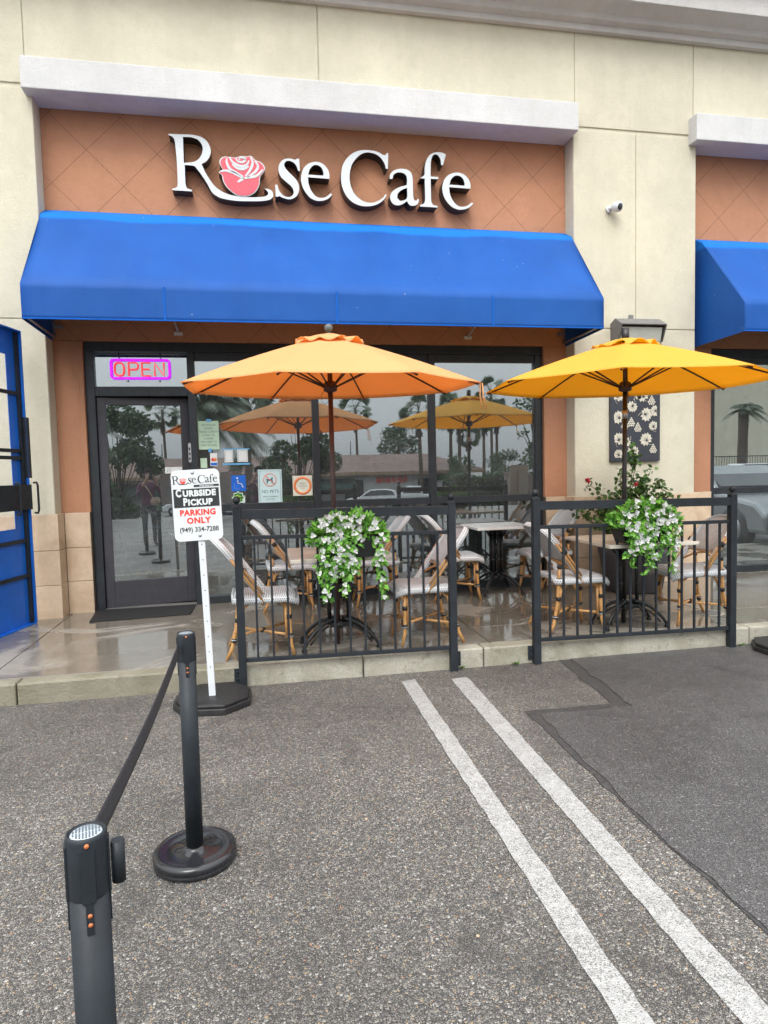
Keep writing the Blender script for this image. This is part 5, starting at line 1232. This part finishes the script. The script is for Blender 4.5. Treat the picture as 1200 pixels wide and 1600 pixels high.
# cars
def vehicle(label, kind, loc, rz, paint):
    t = thing('parked_car' if kind != 'truck' else 'pickup_truck', label, 'car' if kind != 'truck' else 'pickup truck', loc, rz)
    t['group'] = 'vehicles in the parking lot'
    b = MB(); hw = .9
    if kind == 'truck': low = [(-2.7, .45), (-2.75, .95), (-.6, 1.0), (1.3, 1.08), (2.55, .98), (2.7, .75), (2.7, .42), (2.1, .38), (2.0, .65), (1.75, .78), (1.5, .65), (1.4, .38), (-1.3, .38), (-1.4, .65), (-1.65, .78), (-1.9, .65), (-2.0, .38)]; cab = [(-.75, 1.0), (-.65, 1.75), (.55, 1.78), (1.25, 1.07)]
    elif kind == 'suv': low = [(-2.3, .40), (-2.35, .95), (-2.2, 1.08), (1.0, 1.05), (2.0, .95), (2.3, .75), (2.3, .38), (1.85, .35), (1.78, .6), (1.5, .74), (1.22, .6), (1.15, .32), (-1.1, .32), (-1.17, .6), (-1.45, .74), (-1.73, .6), (-1.8, .35)]; cab = [(-2.15, 1.07), (-1.85, 1.55), (-1.2, 1.68), (.2, 1.66), (1.05, 1.05)]
    else: low = [(-2.3, .38), (-2.35, .85), (-2.1, 1.0), (.95, .95), (2.0, .82), (2.3, .62), (2.3, .32), (1.8, .3), (1.72, .55), (1.45, .68), (1.18, .55), (1.1, .28), (-1.1, .28), (-1.18, .55), (-1.45, .68), (-1.72, .55), (-1.8, .3)]; cab = [(-1.95, 1.0), (-1.2, 1.42), (.1, 1.42), (.95, .95)]
    b.prism(low, -hw, hw, 'XZ'); b.build('body', paint, t, bevel=.07)
    b = MB(); n = len(cab); c2 = []
    for s in (-1, 1):
        for i, (x, z) in enumerate(cab): c2.append((x, s*(hw-.04 if z < 1.2 else hw-.22), z))
    b.add(c2, [tuple(range(n)), tuple(range(2*n-1, n-1, -1))]+[(i, i+n, (i+1) % n+n, (i+1) % n) for i in range(n)]); b.build('cabin', paint, t, bevel=.05)
    cx = sum(p[0] for p in cab)/n; cz = sum(p[1] for p in cab)/n
    for s in (-1, 1):
        b = MB(); w = [(cx+(x-cx)*.84, cz+(z-cz)*.74+.03) for x, z in cab]
        def yy(z): return s*(hw-.04-(z-1.05)/.62*.18+.014)
        b.add([(x, yy(z), z) for x, z in w], [tuple(range(n))]); b.build('side_window', 'carglass', t, solid=.01)
    b = MB(); (xa, za), (xb, zb) = cab[-1], cab[-2]
    b.add([(xa+.02-(xa-xb)*.1, -.75, za+.1), (xa+.02-(xa-xb)*.1, .75, za+.1), (xb+.03+(xa-xb)*.08, .62, zb-.09), (xb+.03+(xa-xb)*.08, -.62, zb-.09)], [(0, 1, 2, 3)]); b.build('windscreen', 'carglass', t, solid=.02)
    for x in ((-1.45, 1.5) if kind == 'suv' else (-1.65, 1.75) if kind == 'truck' else (-1.45, 1.45)):
        for s in (-1, 1):
            b = MB(); m = Matrix.Rotation(rad(90), 3, 'X'); b.lathe([(.001, -.1), (.32, -.1), (.345, -.07), (.345, .07), (.32, .1), (.001, .1)], (x, s*.80, .345), 20, mat=m); w = b.build('wheel', 'rubber', t)
            b = MB(); b.lathe([(.001, s*-.11), (.2, s*-.11), (.21, s*-.09)], (x, s*.80, .345), 14, mat=m); b.build('rim', 'steel', w)
    fx = low[5][0] if kind != 'truck' else 2.7
    for s in (-1, 1):
        b = MB(); b.box(fx-.12, fx+.02, s*.62-.17, s*.62+.17, .66, .80); b.build('headlight', 'lampglass', t, bevel=.02)
        b = MB(); b.box(-2.38 if kind != 'truck' else -2.78, -2.28, s*.7-.1, s*.7+.1, .75, .92); b.build('tail_light', 'red', t)
    return t
WP = simple('white_car_paint', (.62, .64, .66), .2, 0, .02); SP = simple('silver_car_paint', (.32, .34, .35), .2, .5, .03)
vehicle('white crossover parked across the lot, mirrored in the middle window', 'suv', (9.2, -39.5, gz(0, -39.5)), rad(196), WP)
vehicle('white pickup truck parked across the lot behind the crossover', 'truck', (13.6, -43.5, gz(0, -43.5)), rad(186), WP)
vehicle('silver sedan parked close by, mirrored in the neighbouring bay window', 'sedan', (9.0, 2.9, 0), rad(96), SP)
vehicle('white sedan parked farther back at the right of the lot', 'sedan', (20.5, -9.5, gz(0, -9.5)), rad(20), WP)
vehicle('dark sedan parked at the left of the lot across from the door', 'sedan', (-1.0, -24, gz(0, -24)), rad(100), simple('dark_car_paint', (.03, .035, .045), .2))
# trees
def tree(label, loc, h, r, trunk_h, seed, dens=4200, cat='tree', leafs=.20, nm='broadleaf_tree'):
    t = thing(nm, label, cat, loc); rnd = random.Random(seed); b = MB()
    def V3(a=1): return Vector((rnd.uniform(-a, a), rnd.uniform(-a, a), rnd.uniform(-a, a)))
    b.tube([(0, 0, -.2), (.05, 0, trunk_h*.5), (0, .05, trunk_h), (.1, 0, h*.75)], [.22, .17, .13, .04], 9); cl = []
    for k in range(26):
        a = rnd.uniform(0, 6.28); zz = rnd.uniform(trunk_h*.85, h*.97); f = math.sin(math.pi*min(1, max(.05, (zz-trunk_h*.7)/(h-trunk_h*.65))))**.6; rr = r*f*rnd.uniform(.25, 1.0)
        c = Vector((math.cos(a)*rr, math.sin(a)*rr, zz)); cl.append((c, rnd.uniform(.28, .55)*r*.62)); b.tube([(0, 0, trunk_h*rnd.uniform(.85, 1.1)), c*.5+Vector((0, 0, trunk_h*.45)), c], [.05, .03, .008], 5)
    b.build('trunk', 'bark', t); lb = MB()
    for _ in range(dens):
        c, cr = rnd.choice(cl); d = V3(1)
        while d.length > 1 or d.length < .1: d = V3(1)
        p = c+d.normalized()*cr*d.length**.4; leaf_mesh(lb, p, V3(1), V3(1)+Vector((0, 0, .8)), leafs*rnd.uniform(.6, 1.3), leafs*.32, .2)
    lb.build('crown', 'leaftree', t, fix=False); return t
tree('dark bushy tree across the lot in front of the tiled roof', (2.7, -31, gz(0, -31)), 7.6, 2.6, .9, 3, 9500, leafs=.27)
tree('small round tree across the lot left of the bushy tree', (-1.6, -40, gz(0, -40)), 4.6, 1.3, 1.2, 9, 2200)
tree('broad tree rising behind the end of the tiled roof', (16.4, -63, -1.7), 8.6, 2.8, 4.5, 14, 3000, leafs=.3)
tree('slender sparse tree at the right side of the lot', (13.2, -15.5, gz(0, -15.5)), 6.0, 1.3, 1.9, 19, 750, leafs=.2)
tree('pale low tree behind the dark hedge', (17.5, -42, -1.7), 4.2, 1.5, 1.5, 23, 1800, leafs=.22)
tree('round tree behind the right end of the hedge', (22.5, -44, -1.7), 4.6, 1.9, 1.6, 29, 2000, leafs=.24)
hd = thing('clipped_hedge', 'dark clipped hedge across the lot beside the strip mall', 'hedge', (18.6, -37, gz(0, -37))); lb = MB(); rnd = random.Random(6)
for _ in range(7000):
    x, y, z = rnd.uniform(-3.2, 3.4), rnd.uniform(-.8, .8), rnd.uniform(0, 2.5); k = rnd.randrange(3)
    if k == 0: y = .8*rnd.choice((-1, 1))
    elif k == 1: z = 2.5+.2*math.sin(x*1.7)+rnd.uniform(-.1, .1)
    leaf_mesh(lb, Vector((x, y, z)), Vector((rnd.uniform(-1, 1), rnd.uniform(-1, 1), rnd.uniform(-1, 1))), Vector((rnd.uniform(-1, 1), rnd.uniform(-1, 1), 1)), .24, .08, .2)
lb.build('foliage', 'leaftree', hd, fix=False)
b = MB(); b.box(-3.1, 3.3, -.72, .72, 0, 2.4); b.build('inner_branches', simple('hedge_core', (.012, .02, .01), .9), hd)
def palm(label, loc, h, seed, fan=True, cr=1.3, nf=34):
    t = thing('palm_tree', label, 'palm tree', loc, group='palm trees around the parking lot'); rnd = random.Random(seed); b = MB()
    lean = rnd.uniform(-.03, .03)*h; b.tube([(0, 0, -.2), (lean*.2, 0, h*.35), (lean*.6, 0, h*.7), (lean, 0, h)], [.24, .19, .16, .17] if fan else [.3, .28, .27, .28], 10); b.build('trunk', 'bark', t)
    top = Vector((lean, 0, h)); lb = MB(); sk_ = MB()
    for k in range(nf):
        a = rnd.uniform(0, 6.28); el = rnd.uniform(-1.15, 1.3) if fan else rnd.uniform(-.35, 1.3); d = Vector((math.cos(a)*math.cos(el), math.sin(a)*math.cos(el), math.sin(el)))
        if fan:
            s = cr*rnd.uniform(.45, .62); c = top+d*cr*.62; side = Matrix.Rotation(rnd.uniform(-1.3, 1.3), 3, d) @ d.cross(Vector((0, 0, 1))).normalized(); up = side.cross(d)
            lb.tube([top, c], .02, 4)
            for j in range(11):
                an = -1.25+2.5*j/10; q = c+(d*math.cos(an)+side*math.sin(an))*s*(1-.18*abs(an)/1.25)-Vector((0, 0, .12*s)); w = (d*-math.sin(an)+side*math.cos(an))*s*.085; m = c.lerp(q, .6)
                lb.add([c, m+w, q, m-w], [(0, 1, 2, 3)])
        else:
            P = []; L = cr*rnd.uniform(.85, 1.1)
            for i in range(12):
                u = i/11; P.append(top+Vector((d.x, d.y, 0))*L*u+Vector((0, 0, d.z*L*u*.9-L*.62*u*u)))
            lb.tube(P, [.03*(1-.8*i/11) for i in range(12)], 4)
            for i in range(1, 12):
                tn = (P[i]-P[i-1]).normalized(); sd = tn.cross(Vector((0, 0, 1))).normalized()
                for j in range(3):
                    p = P[i-1].lerp(P[i], j/3); l = L*.30*math.sin(math.pi*(.12+.8*i/12))
                    for s in (-1, 1):
                        q = p+sd*s*l*.85+tn*l*.5-Vector((0, 0, l*.5)); w = tn*l*.07; m = p.lerp(q, .5)+Vector((0, 0, l*.08)); lb.add([p, m+w, q, m-w], [(0, 1, 2, 3)])
    if fan:
        for k in range(46):
            a = rnd.uniform(0, 6.28); z = rnd.uniform(.45, 1.25)*cr; p = top+Vector((math.cos(a)*.14, math.sin(a)*.14, -z+.35)); q = p+Vector((math.cos(a)*.2, math.sin(a)*.2, -.45)); w = Vector((-math.sin(a), math.cos(a), 0))*.12
            sk_.add([p-w*.4, p+w*.4, q+w, q-w], [(0, 1, 2, 3)])
        sk_.build('dead_frond_skirt', 'bark', t, fix=False)
    lb.build('crown', 'leafpalm', t, fix=False); return t
for (x, y, h, lb_, kw) in [(12.8, -70.8, 11.1, 'tall fan palm rising alone behind the tiled roof', dict(cr=2.3)), 
                      (29.3, -66, 12.6, 'tallest fan palm at the right behind the hedge', dict(cr=2.2)), (15.0, -46, 8.6, 'fan palm in front of the strip mall with a shaggy skirt', dict(cr=1.9)), (18.2, -47, 8.8, 'left palm of the group beside the hedge', dict(cr=1.8)),
                      (19.2, -47.5, 8.5, 'middle palm of the group beside the hedge', dict(cr=1.6)), (21.0, -50, 6.6, 'short leaning palm of the group beside the hedge', dict(cr=1.3)), (25.0, -57, 8.9, 'fan palm far behind the hedge, the nearer of a pair', dict(cr=1.7)), (27.0, -58, 9.2, 'fan palm far behind the hedge, the farther of a pair', dict(cr=1.7)),
                      (-.5, -19.5, 6.1, 'dark fan palm close behind the photographer', dict(cr=1.35))]:
    palm(lb_, (x, y, gz(0, y)), h, hash(lb_) % 1 + int(x*7) % 97, **kw)
palm('broad feathery palm with long arching fronds close behind the photographer', (-1.9, -10.5, gz(0, -10.5)), 3.9, 77, fan=False, cr=2.4, nf=40)
palm('feathery palm in front of the cream building at the far right', (27.5, -19.5, gz(0, -19.5)), 5.2, 78, fan=False, cr=1.25, nf=22)
ub = thing('utility_shed', 'tan block utility shed across the lot at the right', 'shed', (17.2, -27.5, gz(0, -27.5)))
b = MB(); b.box(-.9, .0, -.6, .6, 0, 2.55); b.box(.05, .9, -.5, .6, 0, 2.5); b.box(-.95, .95, -.65, .65, 2.55, 2.62); b.build('walls', simple('tan_block', (.17, .13, .11), .8), ub)
cb = thing('cream_building', 'tall cream building across the lot at the far right', 'building', (40, -25, -1)); b = MB(); b.box(-6.5, 12, -8, 3, -1, 13); b.build('wall', 'cream', cb)
b = MB()
for x in (-4, 0, 4): b.box(x, x+2, 3.001, 3.03, 3, 5)
b.build('window', 'carglass', cb)
rl = thing('iron_fence', 'black iron picket fence in front of the cream building', 'fence', (24, -17.5, gz(0, -17.5))); b = MB()
for k in range(60): b.box(-1+k*.16, -.98+k*.16, 0, .02, .9, 2.3)
b.box(-1.1, 8.6, -.01, .03, 2.28, 2.33); b.box(-1.1, 8.6, -.01, .03, .95, 1.0); b.build('pickets', 'black', rl); b = MB(); b.box(-1.2, 8.8, -.1, .12, 0, .9); b.build('low_wall', simple('tan_low_wall', (.24, .18, .13), .8), rl)
# verge of ground cover in front of the strip mall
b = MB(); rnd = random.Random(2)
for _ in range(2500):
    x, y = rnd.uniform(-6, 24), rnd.uniform(-46.5, -45.2); leaf_mesh(b, Vector((x, y, -1.74+rnd.uniform(0, .45))), Vector((rnd.uniform(-1, 1), rnd.uniform(-1, 1), 1)), Vector((0, -1, .5)), .25, .07, .2)
o = b.build('ground_cover', 'leaftree', fix=False); o['kind'] = 'stuff'

# ================================================================== THE PHOTOGRAPHER (mirrored in the door and window)
def skin_body(name, chains, parent, mat):
    """chains: list of (points, radii, attach index or None); one connected skinned figure"""
    bm = bmesh.new(); vs = []; rads = []
    for pts, rs, at in chains:
        prev = vs[at] if at is not None else None
        for p, r in zip(pts, rs):
            v = bm.verts.new(p); vs.append(v); rads.append(r)
            if prev is not None: bm.edges.new((prev, v))
            prev = v
    me = bpy.data.meshes.new(name); bm.to_mesh(me); bm.free()
    o = bpy.data.objects.new('tmp_skin', me); COL.objects.link(o); m = o.modifiers.new('s', 'SKIN'); o.modifiers.new('sub', 'SUBSURF').levels = 1; o.modifiers['sub'].render_levels = 1
    for i, r in enumerate(rads):
        sv = me.skin_vertices[0].data[i]; sv.radius = (r, r) if not isinstance(r, tuple) else r; sv.use_root = (i == 0)
    dg = bpy.context.evaluated_depsgraph_get(); dg.update(); m2 = bpy.data.meshes.new_from_object(o.evaluated_get(dg)); bpy.data.objects.remove(o); m2.name = name
    m2.materials.clear()
    for q in mat: m2.materials.append(q)
    r = bpy.data.objects.new(name, m2); COL.objects.link(r); r.parent = parent
    for p in m2.polygons: p.use_smooth = True
    return r
pe = thing('person', 'person in a purple top, dark trousers, glasses and face mask holding up a phone', 'person', (.0, -.46, 0), 0)
SK = simple('skin', (.42, .24, .16), .5); PU = simple('purple_shirt', (.085, .018, .060), .8, 0, .15, 30); PN = simple('dark_dotted_trousers', (.03, .03, .035), .8); SHO = simple('brown_shoe', (.06, .035, .025), .6)
# local coordinates: faces +y (towards the cafe)
ch_ = [([(0, 0, .92), (0, .0, 1.02), (0, .01, 1.14), (0, .0, 1.26), (0, -.005, 1.34), (0, .005, 1.40), (0, .01, 1.46), (0, .02, 1.53), (0, .015, 1.59)], [(.155, .115), (.14, .105), (.15, .11), (.165, .11), (.09, .075), (.05, .05), (.055, .06), (.078, .092), (.055, .07)], None)]
def arm(s):
    base = 9 if s > 0 else 9+16
    pts = [(s*.14, 0, 1.31), (s*.19, .0, 1.28), (s*.225, .10, 1.13), (s*.235, .13, 1.10), (s*.15, .27, 1.27), (s*.075, .37, 1.42)]
    return pts, [.055, .05, .043, .04, .034, .026]
idx = 9
for s in (1, -1):
    p, r = arm(s); ch_.append((p, r, 3)); wrist = idx+5; idx += 6
    palm_ = [(s*.068, .395, 1.445), (s*.064, .41, 1.468)]; ch_.append((palm_, [.024, .022], wrist)); pi_ = idx+1; idx += 2
    for k, (dx, dz, l) in enumerate(((.012, .028, .052), (.018, .012, .058), (.018, -.004, .054), (.014, -.018, .044))):
        ch_.append(([(s*(.052+dx*.3), .428, 1.475+dz), (s*(.030-dx*.2), .432-.004*k, 1.482+dz), (s*(.030-l*.35), .424, 1.478+dz)], [.009, .0085, .007], pi_)); idx += 3
    ch_.append(([(s*.055, .392, 1.47), (s*.030, .40, 1.49)], [.011, .009], wrist)); idx += 2
for s in (1, -1):
    ch_.append(([(s*.085, 0, .86), (s*.095, .015, .66), (s*.095, .02, .48), (s*.10, -.0, .28), (s*.10, -.02, .09), (s*.105, .04, .045), (s*.11, .13, .035)], [(.09, .09), .078, .058, .052, .038, (.042, .035), (.035, .028)], 0)); idx += 7
body = skin_body('body', ch_, pe, [SK, PU, PN, SHO])
for p in body.data.polygons:
    c = p.center
    if c.z > 1.365: mi = 0
    elif c.y > .30: mi = 0
    elif c.z > .88: mi = 1
    elif c.z > .085: mi = 2
    else: mi = 3
    p.material_index = mi
b = MB(); HB = Vector((0, .005, 1.565))
def hairf(u, v):
    a = -math.pi*.5+2*math.pi*u; el = rad(88)-v*rad(125); front = max(0, math.sin(a)); el = max(el, rad(20)*front-(1-front)*rad(40)) if True else el
    return HB+Vector((math.cos(a)*math.cos(el)*.088, math.sin(a)*math.cos(el)*.105, math.sin(el)*.088))
b.grid(hairf, 24, 10); b.build('hair', simple('black_hair', (.012, .010, .010), .95, 0, .1, 12, 0, 200, .1), pe, solid=.012)
b = MB(); b.grid(lambda u, v: (.062*math.sin((u-.5)*2.4), .030+.088*math.cos((u-.5)*2.2), 1.475+.055*v), 12, 5); b.build('face_mask', simple('pink_mask', (.45, .28, .36), .7), pe, solid=.004)
b = MB()
for s in (-1, 1): b.tube([(s*.034+.025*math.cos(a*math.pi/6), .118, 1.552+.018*math.sin(a*math.pi/6)) for a in range(12)], .003, 5, closed=True); b.tube([(s*.06, .115, 1.556), (s*.083, .02, 1.556)], .003, 5)
b.tube([(-.01, .12, 1.556), (.01, .12, 1.556)], .003, 5); b.build('glasses', 'ink', pe)
b = MB()
for s in (-1, 1):
    b.lathe([(.001, -.02), (.010, -.014), (.014, 0), (.010, .014), (.001, .02)], (s*.088, .015, 1.535), 8); 
b.build('ears', SK, pe)
b = MB(); b.tube([(-.10, .02, 1.36), (-.03, .125, 1.22), (.06, .14, 1.05), (.12, .13, .98)], .018, 6, flat=.35); b.build('bag_strap', simple('patterned_tan_strap', (.42, .34, .25), .7, 0, .5, 60), pe)
b = MB(); b.lathe([(.001, -.09), (.09, -.07), (.11, .0), (.09, .08), (.001, .09)], (.12, .12, .95), 14, mat=Matrix.Diagonal((1, .45, 1))); b.build('waist_bag', simple('patterned_tan_bag', (.38, .30, .22), .7, 0, .5, 50), pe)
b = MB(); rnd = random.Random(1)
for s in (-1, 1):
    for zi in range(16):
        for a in range(8):
            z = .12+zi*.045; an = a*math.pi/4+(zi % 2)*.39; rr = .048+.045*max(0, (z-.2)/.65)
            cx_, cy_ = s*.098, .005+(.012 if z > .3 else -.01); p = Vector((cx_+math.cos(an)*(rr+.006), cy_+math.sin(an)*(rr+.006), z)); n_ = Vector((math.cos(an), math.sin(an), 0)); u_ = Vector((-n_.y, n_.x, 0))*.009; v_ = Vector((0, 0, .009))
            b.add([p-u_, p-v_, p+u_, p+v_], [(0, 1, 2, 3)])
b.build('trouser_dots', 'white', pe, fix=False, solid=.002)
ph = thing('phone', 'dark phone held up in both hands by the photographer', 'phone', (0, -.024, 1.485)); b = MB(); b.box(-.038, .038, -.009, 0, -.08, .08); b.build('case', 'ink', ph, bevel=.003)
b = MB(); b.lathe([(.001, .003), (.006, .003), (.007, 0)], (-.02, .0, .06), 12, mat=Matrix.Rotation(rad(-90), 3, 'X')); b.build('camera_lens', 'carglass', ph)
